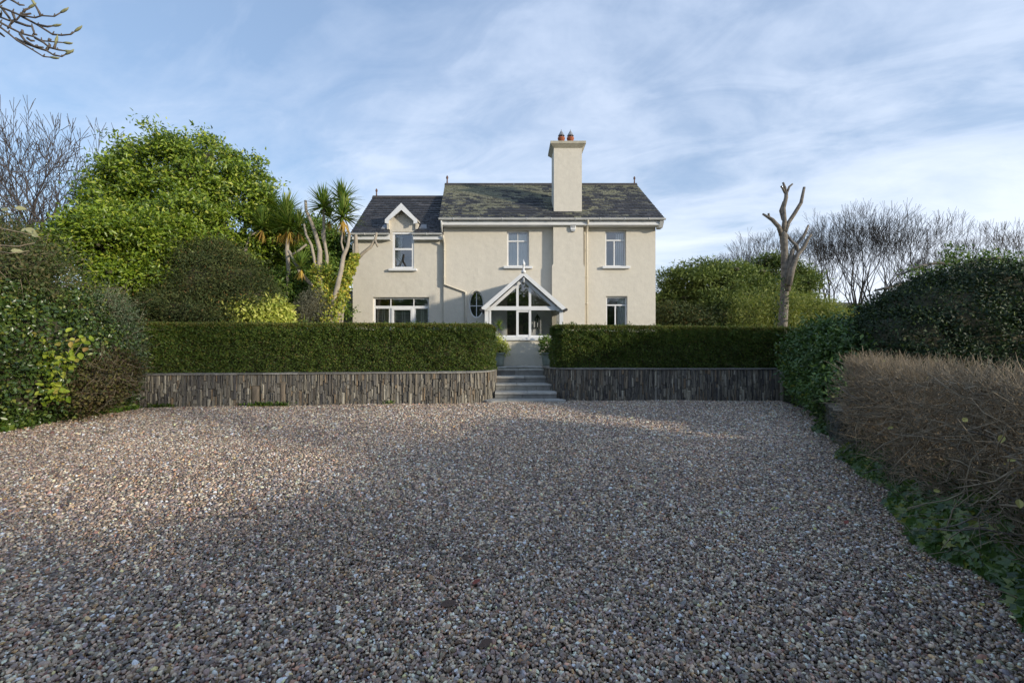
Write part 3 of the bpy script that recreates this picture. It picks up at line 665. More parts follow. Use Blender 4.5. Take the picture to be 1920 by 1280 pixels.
# ------------------------------------------------------------------ house
H = thing('house', 'cream rendered two-storey country house with slate roof, dormer and tall chimney', 'house', (0, 16.3, TZ))
def facade(mb, x0, x1, z0, z1, y, holes, th=.3, rev=.16):
    xs = sorted({x0, x1} | {h[k] for h in holes for k in (0, 1)}); zs_ = sorted({z0, z1} | {h[k] for h in holes for k in (2, 3)})
    for a, b in zip(xs[:-1], xs[1:]):
        for c, d in zip(zs_[:-1], zs_[1:]):
            mx_, mz_ = (a + b) / 2, (c + d) / 2
            if any(h[0] < mx_ < h[1] and h[2] < mz_ < h[3] for h in holes): continue
            mb.add([(a, y, c), (b, y, c), (b, y, d), (a, y, d)], [(0, 1, 2, 3)]); mb.add([(a, y + th, c), (b, y + th, c), (b, y + th, d), (a, y + th, d)], [(3, 2, 1, 0)])
    for h in holes:
        if len(h) > 4:
            pts = h[4]; cxm, czm = (h[0] + h[1]) / 2, (h[2] + h[3]) / 2; n = len(pts); outer = []
            for (px, pz) in pts:
                dx, dz = px - cxm, pz - czm; k = min((h[1] - h[0]) / 2 / max(abs(dx), 1e-9), (h[3] - h[2]) / 2 / max(abs(dz), 1e-9)); outer.append((cxm + dx * k, czm + dz * k))
            for i in range(n):
                j = (i + 1) % n; o1, o2 = outer[i], outer[j]; ring = [(o1[0], y, o1[1])]
                if abs(o1[0] - o2[0]) > 1e-6 and abs(o1[1] - o2[1]) > 1e-6:
                    cxn = h[1] if (o1[0] + o2[0]) / 2 > cxm else h[0]; czn = h[3] if (o1[1] + o2[1]) / 2 > czm else h[2]; ring.append((cxn, y, czn))
                ring += [(o2[0], y, o2[1]), (pts[j][0], y, pts[j][1]), (pts[i][0], y, pts[i][1])]
                mb.add(ring, [tuple(range(len(ring)))])
                mb.add([(pts[i][0], y, pts[i][1]), (pts[j][0], y, pts[j][1]), (pts[j][0], y + th, pts[j][1]), (pts[i][0], y + th, pts[i][1])], [(0, 1, 2, 3)])
        else:
            a, b, c, d = h[:4]
            for q in (((a, y, c), (a, y + th, c), (a, y + th, d), (a, y, d)), ((b, y, c), (b, y, d), (b, y + th, d), (b, y + th, c)), ((a, y, d), (a, y + th, d), (b, y + th, d), (b, y, d)), ((a, y, c), (b, y, c), (b, y + th, c), (a, y + th, c))): mb.add(q, [(0, 1, 2, 3)])
DM, DW = 16.3, 16.39
def rect(px0, px1, py0, py1, D): return [Xp(px0, D), Xp(px1, D), Zp(py1, D), Zp(py0, D)]
w2 = rect(950.5, 992, 432, 499.5, DM); w3 = rect(1135, 1174, 431.5, 499.5, DM); w4 = rect(1136.5, 1176.5, 555, 622, DM)
ocx, ocz, orx, orz = Xp(893, DM), Zp(570.5, DM), 13.8 / 52.35, 25.0 / 52.35
N_ = 40; oval = [(ocx + orx * math.cos(2 * math.pi * (i + .5) / N_), ocz + orz * math.sin(2 * math.pi * (i + .5) / N_)) for i in range(N_)]
ovh = [ocx - orx - .08, ocx + orx + .08, ocz - orz - .08, ocz + orz + .08, oval]
dx0, dx1, dzt = Xp(951, DM), Xp(992, DM), Zp(546, DM)
door = [dx0, dx1, TZ, dzt - .39]; rad_ = (dx1 - dx0) / 2
archp = [((dx0 + dx1) / 2 + rad_ * math.cos(a), dzt - .39 + .39 * math.sin(a)) for a in [math.pi * i / 14 for i in range(15)]]
wt = MB(); XM0, XM1 = -2.45, 5.14; zt = 5.86
facade(wt, XM0, XM1, TZ - .1, zt, DM, [w2, w3, w4, ovh, [dx0, dx1, TZ, dzt - .39], [dx0, dx1, dzt - .389, dzt + .05, archp + [(dx0, dzt - .389)]]])
wt.add([(XM1, DM, TZ - .1), (XM1, 22.5, TZ - .1), (XM1, 22.5, zt), (XM1, 19.4, 8.1), (XM1, DM, zt)], [(0, 1, 2, 3, 4)])
wt.add([(XM0, DM, TZ - .1), (XM0, 22.5, TZ - .1), (XM0, 22.5, zt), (XM0, 19.4, 8.1), (XM0, DM, zt)], [(4, 3, 2, 1, 0)])
wt.add([(XM0, 22.5, TZ - .1), (XM1, 22.5, TZ - .1), (XM1, 22.5, zt), (XM0, 22.5, zt)], [(3, 2, 1, 0)])
wt.build('wall', 'render_cream', H)
# rooms: floors and inner walls seen through the glass
im = MB()
for (a, b, c, d) in ((XM0 + .3, XM1 - .3, TZ - .02, TZ + .0), (XM0 + .3, XM1 - .3, 3.35, 3.5), (-5.5, XM0 - .2, TZ - .02, TZ), (-5.5, XM0 - .2, 3.2, 3.35)): im.box(a, b, 16.76, 20.5, c, d)
im.box(XM0 + .3, XM1 - .3, 20.3, 20.45, TZ, 5.6); im.box(-5.5, XM0 - .2, 20.2, 20.3, TZ, 5.2)
for xx in (-.5, 1.3, 3.3): im.box(xx, xx + .1, 16.77, 20.28, TZ + .01, 3.34); im.box(xx + .1, xx + .2, 16.77, 20.28, 3.51, 5.5)
im.build('inner_wall', 'room_wall', H)
# wing
XW0 = -5.735; w1 = rect(736, 776, 435, 504, DW); w5 = rect(699, 804.5, 557, 640, DW); w5[2] = .95
dz = 5.42; wf = MB()
facade(wf, XW0, XM0 - .003, TZ - .1, 5.36, DW, [[w1[0], w1[1], w1[2], 5.36], w5])
dwx0, dwx1 = Xp(731, DW), Xp(780, DW)
wf.add([(dwx0, DW - .004, 5.36), (w1[0], DW - .004, 5.36), (w1[0], DW - .004, w1[3]), (w1[1], DW - .004, w1[3]), (w1[1], DW - .004, 5.36), (dwx1, DW - .004, 5.36), (dwx1, DW - .004, 5.92), ((dwx0 + dwx1) / 2, DW - .004, 6.42), (dwx0, DW - .004, 5.92)], [tuple(range(9))])
wf.add([(w1[0], DW, w1[3]), (w1[1], DW, w1[3]), (w1[1], DW + .3, w1[3]), (w1[0], DW + .3, w1[3])], [(0, 1, 2, 3)])
for xx in (w1[0], w1[1]): wf.add([(xx, DW, 5.36), (xx, DW + .3, 5.36), (xx, DW + .3, w1[3]), (xx, DW, w1[3])], [(0, 1, 2, 3)])
for xx in (dwx0, dwx1): wf.add([(xx, DW - .004, 5.3), (xx, 17.3, 5.3), (xx, 17.3, 5.95), (xx, DW - .004, 5.95)], [(0, 1, 2, 3)])
wf.add([(XW0, DW, TZ - .1), (XW0, 21.2, TZ - .1), (XW0, 21.2, 5.36), (XW0, 18.65, 7.35), (XW0, DW, 5.36)], [(4, 3, 2, 1, 0)])
wf.add([(XW0, 21.2, TZ - .1), (XM0, 21.2, TZ - .1), (XM0, 21.2, 5.36), (XW0, 21.2, 5.36)], [(3, 2, 1, 0)])
wf.build('wall', 'render_cream', H)['label'] = 'set-back left wing wall'
# chimney breast
cb = MB(); bx0, bx1 = Xp(1037.5, 16.05), Xp(1097, 16.05); yb_ = 16.06; zb = Zp(497, yb_)
cb.prism([(bx0 - .045, TZ - .1), (bx0 - .045, zb - .03), (bx0, zb + .06), (bx0, 5.74), (bx1 - .06, 5.74), (bx1 - .06, zb + .02), (bx1, zb - .05), (bx1, TZ - .1)], 'y', yb_, DM - .002)
cb.build('chimney_breast', 'render_cream', H)
# chimney stack, cap, pots
cx0, cx1 = Xp(1038.5, 16.45), Xp(1091, 16.45)
ch = MB().box(cx0, cx1, 16.45, 17.36, 5.7, 8.50).build('chimney', 'render_cream', H)
mb = MB(); o_ = .12
mb.add([(cx0 - .0, 16.45, 8.48), (cx1, 16.45, 8.48), (cx1, 17.36, 8.48), (cx0, 17.36, 8.48), (cx0 - o_, 16.45 - o_, 8.60), (cx1 + o_, 16.45 - o_, 8.60), (cx1 + o_, 17.36 + o_, 8.60), (cx0 - o_, 17.36 + o_, 8.60)], [(0, 1, 5, 4), (1, 2, 6, 5), (2, 3, 7, 6), (3, 0, 4, 7), (0, 3, 2, 1), (4, 5, 6, 7)])
mb.box(cx0 - o_ - .01, cx1 + o_ + .01, 16.45 - o_ - .01, 17.36 + o_ + .01, 8.603, 8.69); mb.build('chimney_cap', 'render_cap', ch)
for px in (1052.5, 1069.5):
    X = Xp(px, 16.9); MB().lathe((X, 16.9, 8.69), [(.115, 0), (.115, .30), (.135, .31), (.135, .36), (.105, .37)], 14).build('chimney_pot', 'terracotta', ch, True)
    mb = MB(); mb.lathe((X, 16.9, 9.12), [(.125, 0), (.10, .05), (.012, .20), (.006, .25)], 12)
    for k in range(4): a = math.pi / 2 * k + .4; mb.tube([(X + .1 * math.cos(a), 16.9 + .1 * math.sin(a), 9.04), (X + .1 * math.cos(a), 16.9 + .1 * math.sin(a), 9.13)], .01, 4)
    mb.build('cowl', 'lead', ch)
# roofs
def roof(parent, L0, L1, R0, R1, mat, wv, hv, rnd, hole=None, name='roof', gap=None):
    """slope between eave L0-R0 and ridge L1-R1 with slates laid in courses"""
    L0, L1, R0, R1 = map(Vector, (L0, L1, R0, R1)); nv = (R0 - L0).cross(L1 - L0).normalized()
    if nv.z < 0: nv = -nv
    base = MB()
    def slab_(a, b, c, d): base.add([a, b, c, d, a - nv * .09, b - nv * .09, c - nv * .09, d - nv * .09], [(0, 1, 2, 3), (7, 6, 5, 4), (0, 4, 5, 1), (1, 5, 6, 2), (2, 6, 7, 3), (3, 7, 4, 0)])
    if gap:
        g0, g1, gy = gap; k = (gy - L0.y) / (L1.y - L0.y); f0 = (g0 - L0.x) / (R0.x - L0.x); f1 = (g1 - L0.x) / (R0.x - L0.x); A0, A1, B0, B1 = L0.lerp(R0, f0), L1.lerp(R1, f0), L0.lerp(R0, f1), L1.lerp(R1, f1)
        slab_(L0, A0, A1, L1); slab_(B0, R0, R1, B1); slab_(A0.lerp(A1, k), B0.lerp(B1, k), B1, A1)
    else: base.add([L0, R0, R1, L1, L0 - nv * .09, R0 - nv * .09, R1 - nv * .09, L1 - nv * .09], [(0, 1, 2, 3), (7, 6, 5, 4), (0, 4, 5, 1), (1, 5, 6, 2), (2, 6, 7, 3), (3, 7, 4, 0)])
    rf = base.build(name, mat, parent)
    sl = MB(); slope = (L1 - L0).length; nc = int(slope / hv)
    for c in range(nc):
        a = c / nc; b = min(1, (c + 1.25) / nc); Pa, Pb = L0.lerp(L1, a), L0.lerp(L1, b); Qa, Qb = R0.lerp(R1, a), R0.lerp(R1, b)
        wd = (Qa - Pa).length; n = int(wd / wv); off = (c % 2) * .5
        for i in range(-1, n + 1):
            u0 = max(0, (i + off) / n); u1 = min(1, (i + off + 1) / n)
            if u1 - u0 < .004: continue
            g = .006 / wd; u0g, u1g = u0 + g, u1 - g; j = rnd.uniform(-.012, .012); d = (L1 - L0).normalized() * j
            th = .016 + rnd.uniform(0, .008); lift = rnd.uniform(0, .008)
            if hole and hole(Pa.lerp(Qa, (u0 + u1) / 2)): continue
            p0, p1, p2, p3 = Pa.lerp(Qa, u0g) + d, Pa.lerp(Qa, u1g) + d, Pb.lerp(Qb, u1g), Pb.lerp(Qb, u0g)
            sl.add([p0 + nv * (th + lift + .012), p1 + nv * (th + .012), p2 + nv * .004, p3 + nv * .004, p0 + nv * .002, p1 + nv * .002], [(0, 1, 2, 3), (4, 5, 1, 0), (0, 3, 4), (1, 5, 2)], rnd.random())
    o = sl.build('slates', mat, rf, attr=True, fix=False); o['kind'] = 'stuff'; return rf
rr_ = random.Random(31)
RZ = Zp(347, 19.4); EZ = Zp(409, 15.88)
ml0, mr0 = Xp(823, 15.88), Xp(1246, 15.88); ml1, mr1 = Xp(834, 19.4), Xp(1194, 19.4)
MR = roof(H, (ml0, 15.88, EZ), (ml1, 19.4, RZ), (mr0, 15.88, EZ), (mr1, 19.4, RZ), 'slate_roof_lichen', .26, .18, rr_)
roof(H, (ml0, 22.92, EZ), (ml1, 19.4, RZ), (mr0, 22.92, EZ), (mr1, 19.4, RZ), 'slate_roof_lichen', .5, .4, rr_)
WZ = Zp(370.5, 18.65); WEZ = Zp(437, 16.12); wl0 = Xp(657, 16.12); wl1 = Xp(699, 18.65)
WR = roof(H, (wl0, 16.12, WEZ), (wl1, 18.65, WZ), (XM0 - .02, 16.12, WEZ), (XM0 - .02, 18.65, WZ), 'slate_roof', .24, .17, rr_, hole=lambda p: dwx0 - .1 < p.x < dwx1 + .1 and p.y < 16.75, gap=(dwx0 - .02, dwx1 + .02, DW + .02))
roof(H, (wl0, 21.3, WEZ), (wl1, 18.65, WZ), (XM0 - .02, 21.3, WEZ), (XM0 - .02, 18.65, WZ), 'slate_roof', .5, .4, rr_)
def ridge(x0, x1, y, z, parent):
    x = x0; mb = MB()
    while x < x1 - .05:
        w = min(.42, x1 - x); mb = MB(); mb.prism([(y - .13, z - .07), (y - .03, z + .055), (y + .03, z + .055), (y + .13, z - .07), (y + .11, z - .09), (y, z + .02), (y - .11, z - .09)], 'x', x + .003, x + w - .003); mb.build('ridge_tile', 'ridge_tile', parent); x += w
ridge(ml1, mr1, 19.4, RZ + .02, MR); ridge(wl1, XM0, 18.65, WZ + .02, WR)
def finial(x, y, z, s, parent, mat='finial_clay'):
    return MB().lathe((x, y, z), [(.06 * s, 0), (.045 * s, .06 * s), (.035 * s, .2 * s), (.035 * s, .26 * s), (.06 * s, .30 * s), (.065 * s, .36 * s), (.03 * s, .44 * s), (.006, .46 * s)], 10).build('finial', mat, parent, True)
finial(Xp(838.5, 19.4), 19.4, RZ + .04, .80, MR); finial(Xp(1189.5, 19.4), 19.4, RZ + .04, .72, MR); finial(Xp(706, 18.65), 18.65, WZ + .04, .72, WR)
# gutters, fascias
def gutter(x0, x1, y, z, parent, r=.06):
    mb = MB(); pf = [(y + r * math.cos(a), z + r * math.sin(a)) for a in [math.pi + math.pi * i / 8 for i in range(9)]] + [(y + (r - .012) * math.cos(a), z + .0 + (r - .012) * math.sin(a)) for a in [2 * math.pi - math.pi * i / 8 for i in range(9)]]
    mb.prism(pf, 'x', x0, x1)
    x = x0 + .5
    while x < x1 - .2: mb.prism([(y - r - .006, z + .006), (y - r - .006, z - r * .6), (y - r * .4, z - r - .008), (y + r, z - r - .008), (y + r, z + .006)], 'x', x, x + .03); x += .85
    return mb.build('gutter', 'white_dull', parent)
def fascia(x0, x1, y0, y1, z0, z1, parent):
    mb = MB(); mb.box(x0, x1, y0, y0 + .03, z0, z1); mb.box(x0, x1, y0 + .032, y1, z0, z0 + .02); return mb.build('fascia', 'white_paint', parent)
gutter(ml0, mr0 + .02, 15.83, EZ - .02, H); fascia(ml0 + .06, mr0 - .1, 15.93, DM - .004, EZ - .22, EZ - .06, H)
gutter(wl0, w1[0] - .03, 16.08, WEZ - .02, H, .055); gutter(w1[1] + .0, XM0 - .02, 16.08, WEZ - .02, H, .055)
fascia(wl0 + .04, w1[0] - .05, 16.17, DW - .004, WEZ - .21, WEZ - .06, H); fascia(w1[1] + .02, XM0 - .03, 16.17, DW - .004, WEZ - .21, WEZ - .06, H)
# verge boards at the right gable
mb = MB(); mb.add([(mr0 - .02, 15.95, EZ - .05), (mr0 - .02, 15.95, EZ - .2), (mr1 - .02, 19.4, RZ - .2), (mr1 - .02, 19.4, RZ - .05), (mr0 - .05, 15.95, EZ - .05), (mr0 - .05, 15.95, EZ - .2), (mr1 - .05, 19.4, RZ - .2), (mr1 - .05, 19.4, RZ - .05)], [(0, 1, 2, 3), (7, 6, 5, 4), (0, 4, 5, 1), (1, 5, 6, 2), (3, 2, 6, 7), (0, 3, 7, 4)]); mb.build('verge_board', 'white_dull', H)
mb = MB(); mb.prism([(16.0, EZ - .30), (15.85, EZ - .12), (15.95, EZ - .05), (16.3, EZ - .05), (16.3, EZ - .3)], 'x', XM1 + .02, XM1 + .16); mb.build('eave_bracket', 'white_dull', H)
# down pipes
yp = 15.99
p1 = MB(); xk = Xp(833, 16.25)
p1.tube([(xk - .02, 16.08, WEZ - .08), (xk - .01, 16.14, WEZ - .2), (xk, 16.255, WEZ - .33), (xk, 16.255, Zp(533, 16.22)), (Xp(873, 16.255), 16.255, Zp(547.5, 16.22)), (Xp(873.3, 16.255), 16.255, TZ)], .036, 8)
for py in (470, 520): p1.lathe((xk, 16.255, Zp(py, 16.22)), [(.045, 0), (.045, .04)], 8)
p1.build('downpipe', 'pipe_cream', H, True)
MB().tube([(Xp(827.5, 15.9), 15.86, EZ - .06), (Xp(827.5, 15.9), 15.9, EZ - .16), (Xp(828.5, 16.05), 16.06, WEZ + .02)], .034, 8).build('downpipe', 'white_dull', H, True)
xr = Xp(1099.5, 16.2)
p2 = MB().tube([(xr, 15.84, EZ - .06), (xr, 15.9, EZ - .14), (xr + .02, 16.2, EZ - .36), (xr + .02, 16.22, EZ - .5), (xr + .02, 16.22, TZ)], .04, 8)
for py in (428, 470, 520, 570): p2.lathe((xr + .02, 16.22, Zp(py, 16.22)), [(.05, 0), (.05, .04)], 8)
p2.build('downpipe', 'pipe_cream', H, True)
# dormer roof, bargeboards, soakers
dcx = (dwx0 + dwx1) / 2; ax = Zp(382.5, 16.15); ex0, ex1 = Xp(722, 16.15), Xp(782.5, 16.15); ez = Zp(413, 16.15)
dr = MB()
for sgn, ex in ((-1, ex0), (1, ex1)):
    dr.add([(ex, 16.17, ez), (dcx, 16.17, ax), (dcx, 17.85, ax), (ex, 16.9, ez), (ex, 16.17, ez - .05), (dcx, 16.17, ax - .06), (dcx, 17.85, ax - .06), (ex, 16.9, ez - .05)], [(0, 1, 2, 3), (4, 7, 6, 5), (0, 4, 5, 1), (0, 3, 7, 4), (1, 5, 6, 2)])
dro = dr.build('dormer_roof', 'slate_roof', H)
for sgn, ex in ((-1, ex0), (1, ex1)):
    mb = MB(); k = .17; sl_ = (ax - ez) / abs(dcx - ex)
    mb.prism([(dcx, ax + .03), (ex - sgn * -.0, ez + .02), (ex, ez - .10), (ex - sgn * .13, ez - .13), (ex - sgn * .13, ez - .02), (dcx, ax - .21)] if sgn < 0 else [(dcx, ax + .03), (dcx, ax - .21), (ex - .13, ez - .02), (ex - .13, ez - .13), (ex, ez - .10), (ex, ez + .02)], 'y', 16.12 + (.0 if sgn < 0 else .003), 16.165)
    mb.build('bargeboard', 'white_paint', dro)
for px in (722, 793):
    X = Xp(px, 16.4); mb = MB(); mb.add([(X - .12, 16.35, WEZ + .20), (X + .14, 16.35, WEZ + .20), (X + .1, 16.55, WEZ + .38), (X - .08, 16.55, WEZ + .38), (X - .12, 16.35, WEZ + .24), (X + .14, 16.35, WEZ + .24), (X + .1, 16.55, WEZ + .42), (X - .08, 16.55, WEZ + .42)], [(0, 1, 5, 4), (1, 2, 6, 5), (2, 3, 7, 6), (3, 0, 4, 7), (4, 5, 6, 7)]); mb.build('lead_flashing', 'lead', dro)
# dormer cheeks blocks beneath the bargeboards
for a, b in ((dwx0 - .08, dwx0 + .0), (dwx1, dwx1 + .08)): MB().box(a, b, 16.3, 17.1, 5.52, 5.86).build('dormer_cheek', 'render_cream', dro)
# windows
def window(r, y, vm, tz, bars_top=(), sill=True, fw=.055, set_=.11, label=None, mull_w=.045, sillx=.12, tb=.05):
    x0, x1, z0, z1 = r; Y = y + set_; mb = MB()
    mb.box(x0 + .002, x0 + fw, Y, Y + .06, z0, z1 - .002); mb.box(x1 - fw, x1 - .002, Y, Y + .06, z0, z1 - .002)
    mb.box(x0 + fw, x1 - fw, Y + .002, Y + .058, z1 - fw, z1 - .002); mb.box(x0 + fw, x1 - fw, Y + .002, Y + .058, z0, z0 + fw)
    zc = [z0 + fw] + [tz - tb / 2, tz + tb / 2] * (tz is not None) + [z1 - fw]
    if tz is not None: mb.box(x0 + fw, x1 - fw, Y - .004, Y + .05, tz - tb / 2, tz + tb / 2)
    for q in vm: mb.box(q - mull_w / 2, q + mull_w / 2, Y + .004, Y + .054, zc[0], zc[1])
    for q in bars_top: mb.box(q - .014, q + .014, Y + .006, Y + .05, zc[2], zc[3])
    fr_ = mb.build('window', 'white_paint', H)
    if label: fr_['label'] = label
    def panes(vs_, a, b):
        e = [x0 + fw] + [k for q in vs_ for k in (q - mull_w / 2, q + mull_w / 2)] + [x1 - fw]
        for i in range(0, len(e), 2): MB().add([(e[i], Y + .03, a), (e[i + 1], Y + .03, a), (e[i + 1], Y + .03, b), (e[i], Y + .03, b)], [(0, 1, 2, 3)]).build('pane', 'glass', fr_, fix=False)
    if tz is not None: panes(vm, zc[0], zc[1]); panes(bars_top, zc[2], zc[3])
    else: panes(vm, zc[0], zc[1])
    if sill: MB().box(x0 - sillx, x1 + sillx, y - .12, Y + .08, z0 - .085, z0 - .002).build('sill', 'white_paint', fr_, bevel=.008)
    return fr_
def curtain(par, x0, x1, z0, z1, y, amp=.02, wl=.09, mat='curtain'):
    mb = MB(); n = max(6, int((x1 - x0) / wl * 8)); vs = []
    for i in range(n + 1):
        x = x0 + (x1 - x0) * i / n; yy = y + amp * math.sin((x - x0) / wl * 2 * math.pi); vs += [(x, yy, z0), (x, yy, z1)]
    mb.add(vs, [(2 * i, 2 * i + 2, 2 * i + 3, 2 * i + 1) for i in range(n)]); return mb.build('curtain', mat, par, True, fix=False)
W1 = window(w1, DW, [], Zp(467, DW), fw=.075, set_=.02, label='tall sash window under the dormer gable', tb=.07)
curtain(W1, w1[0] + .08, w1[0] + .30, w1[2] + .05, w1[3] - .05, DW + .20)
W2 = window(w2, DM, [Xp(971, DM)], Zp(451, DM), (Xp(971, DM),), label='upper window above the porch')
curtain(W2, w2[0], w2[1], w2[2], w2[3] - .1, DM + .20, .012, .12)
W3 = window(w3, DM, [Xp(1153, DM)], Zp(449.5, DM), label='upper right window with a pale blind')
for i in range(5): x_ = Xp(1157, DM) + i * .07; MB().box(x_, x_ + .045, DM + .20, DM + .206, w3[2], w3[3] - .1).build('blind_slat', 'curtain', W3)
W4 = window(w4, DM, [Xp(1155, DM)], Zp(571.5, DM), label='lower right window half hidden by the hedge')
curtain(W4, Xp(1160, DM), w4[1], w4[2], w4[3] - .1, DM + .20, .015, .10)
W5 = window(w5, DW, [Xp(731, DW), Xp(774.5, DW)], Zp(575.5, DW), (Xp(731, DW), Xp(774.5, DW)), label='wide three-light window with shutters inside', mull_w=.12, sill=True, tb=.10)
mb = MB(); a, b = Xp(735, DW), Xp(771, DW); z0, z1 = w5[2] + .06, Zp(577, DW)
mb.box(a - .04, a + .04, DW + .08, DW + .13, z0, z1); mb.box(b - .04, b + .04, DW + .08, DW + .13, z0, z1); mb.box(a + .04, b - .04, DW + .082, DW + .128, z1 - .07, z1); mb.build('casement', 'white_paint', W5)
for (a, b) in ((703.5, 715), (716.5, 727.5), (738, 753), (754.5, 769), (777.5, 789), (790.5, 801)):
    mb = MB(); x0, x1 = Xp(a, DW), Xp(b, DW); y_ = DW + .20
    mb.box(x0, x0 + .035, y_, y_ + .03, w5[2], Zp(578, DW)); mb.box(x1 - .035, x1, y_, y_ + .03, w5[2], Zp(578, DW))
    z = w5[2]
    while z < Zp(579, DW): mb.prism([(y_ + .001, z), (y_ + .03, z + .022), (y_ + .034, z + .017), (y_ + .005, z - .005)], 'x', x0 + .036, x1 - .036); z += .055
    mb.build('shutter', 'shutter', W5)
# oval window
mb = MB(); n = N_; Y = DM + .10; fr1 = .035
for i in range(n):
    j = (i + 1) % n; A_, B_ = oval[i], oval[j]
    def ins(p): return (ocx + (p[0] - ocx) * (1 - fr1 / orx), ocz + (p[1] - ocz) * (1 - fr1 / orz))
    a, b = ins(A_), ins(B_); mb.add([(A_[0], Y, A_[1]), (B_[0], Y, B_[1]), (b[0], Y, b[1]), (a[0], Y, a[1]), (b[0], Y + .05, b[1]), (a[0], Y + .05, a[1])], [(0, 1, 2, 3), (3, 2, 4, 5)])
mb.box(ocx - .012, ocx + .012, Y + .002, Y + .04, ocz - orz + .02, ocz + orz - .02); mb.box(ocx - orx + .02, ocx - .012, Y + .004, Y + .036, ocz - .06, ocz - .036); mb.box(ocx + .012, ocx + orx - .02, Y + .004, Y + .036, ocz - .06, ocz - .036)
ow = mb.build('oval_window', 'white_paint', H)
MB().add([(ocx + (p[0] - ocx) * .98, Y + .03, ocz + (p[1] - ocz) * .98) for p in oval], [tuple(range(n))]).build('pane', 'glass', ow, fix=False)
MB().box(ocx - .5, ocx + .5, DM + .5, DM + .52, ocz - .8, ocz + .8).build('painted_room_dark', 'door_dark', ow)  # dark sheet standing in for the unlit depth behind the oval pane
# surround moulding
mb = MB()
for i in range(n):
    j = (i + 1) % n; f1, f2 = 1.01, 1.12
    q = [(ocx + (oval[i][0] - ocx) * f1, ocz + (oval[i][1] - ocz) * f1), (ocx + (oval[j][0] - ocx) * f1, ocz + (oval[j][1] - ocz) * f1), (ocx + (oval[j][0] - ocx) * f2, ocz + (oval[j][1] - ocz) * f2), (ocx + (oval[i][0] - ocx) * f2, ocz + (oval[i][1] - ocz) * f2)]
    mb.prism(q, 'y', DM - .02, DM + .002)
mb.build('surround', 'render_cream', ow)
# alarm box with its printed mark
ax0, ax1, az0, az1 = Xp(1069.5, 16.0), Xp(1079.5, 16.0), Zp(431, 16.0), Zp(420, 16.0)
al = MB().box(ax0, ax1, 15.97, 16.058, az0, az1).build('alarm_box', 'white_paint', H, bevel=.012)
mb = MB(); cx_, cz_ = (ax0 + ax1) / 2, (az0 + az1) / 2
mb.box(cx_ - .055, cx_ + .055, 15.962, 15.968, cz_ - .03, cz_ + .045); mb.build('dark_panel', 'black_metal', al)
mb = MB()
for k in (-.03, .0, .03): mb.box(cx_ + k - .009, cx_ + k + .009, 15.957, 15.961, cz_ - .018, cz_ + .032)
mb.build('white_mark', 'white_paint', al)
MB().box(ax0 + .03, ax1 - .03, 15.98, 16.05, az0 - .05, az0 - .002).build('alarm_lamp', 'pipe_grey', al)
# lean-to at the left end of the wing
lx0, lx1 = Xp(642, 17.4), XW0 - .004; lt = MB().box(lx0, lx1, 17.4, 20, TZ - .1, Zp(563, 17.4)).build('lean_to', 'render_cream', H)
MB().box(lx0 - .08, lx1, 17.28, 20.1, Zp(561.5, 17.4), Zp(549, 17.4)).build('fascia', 'white_dull', lt)
MB().box(lx0 - .1, lx1, 17.25, 20.15, Zp(548.6, 17.4), Zp(545.5, 17.4)).build('flat_roof', 'lead', lt)
# satellite dish
sdh = thing('satellite_dish', 'small white satellite dish left of the house beside the ivy trunk', 'satellite dish', (Xp(638.5, 17.3), 17.3, Zp(570, 17.3)))
c = Vector(sdh.location); MB().tube([c + Vector((.45, .12, -.15)), c + Vector((0, .1, -.1)), c], .018, 6).build('arm', 'pipe_grey', sdh)
mb = MB(); vs = []; fs = []
for i in range(5):
    r = .27 * i / 4
    for k in range(16): a = k * math.pi / 8; vs.append((c.x + r * math.cos(a) - r * r * .3, c.y - .12 - r * r * 1.3, c.z + r * math.sin(a)))
for i in range(4): fs += [(i * 16 + k, i * 16 + (k + 1) % 16, (i + 1) * 16 + (k + 1) % 16, (i + 1) * 16 + k) for k in range(16)]
mb.add(vs, fs); mb.build('dish', 'white_paint', sdh, True)
# ------------------------------------------------------------------ porch (part of the house)
DP = 14.5; pc = .365; ph = 1.22
def P_(px): return Xp(px, DP)
pz1, pz0 = Zp(574, DP), Zp(581.5, DP); zsill = Zp(631.5, DP); apex = Zp(510.5, DP); pe = Zp(577, DP)
pl, pr = P_(909), P_(1056); fr = MB()
fr.box(pl, pl + .12, DP, DP + .12, zsill, pz0); fr.box(pr - .12, pr, DP, DP + .12, zsill, pz0); fr.box(pl + .14, pl + .2, DP + .03, DP + .1, zsill, pz0)
fr.box(pl, pr, DP - .01, DP + .12, pz0, pz1)
m1, m2 = (P_(968), P_(972.5)), (P_(991.5), P_(996))
def zr(x): return apex - .12 - (abs(x - pc)) * (apex - pe) / 1.3 - .02
for a, b in (m1, m2):
    fr.box(a, b, DP + .01, DP + .09, zsill, pz0 - .001); fr.prism([(a, pz1 + .001), (b, pz1 + .001), (b, zr(b)), (a, zr(a))], 'y', DP + .01, DP + .09)
fr.box(pl + .2, m1[0], DP + .02, DP + .08, zsill, zsill + .05); fr.box(m2[1], pr - .12, DP + .02, DP + .08, zsill, zsill + .05); fr.box(m1[1], m2[0], DP + .02, DP + .08, zsill, zsill + .07); fr.box(m1[1], m2[0], DP + .02, DP + .08, pz0 - .06, pz0 - .001)
for xs_ in (pl, pr - .09):                       # side frames
    fr.box(xs_, xs_ + .09, DP + .12, DM - .003, pz0, pz1 - .02)
    fr.box(xs_, xs_ + .09, DP + .12, DM - .003, zsill, zsill + .06)
    for k in range(1, 4): yk = DP + .12 + (DM - DP - .12) * k / 4; fr.box(xs_ + .01, xs_ + .08, yk - .03, yk + .03, zsill + .06, pz0)
porch = fr.build('porch', 'white_paint', H); porch['label'] = 'white framed glass entrance porch with steep gable'
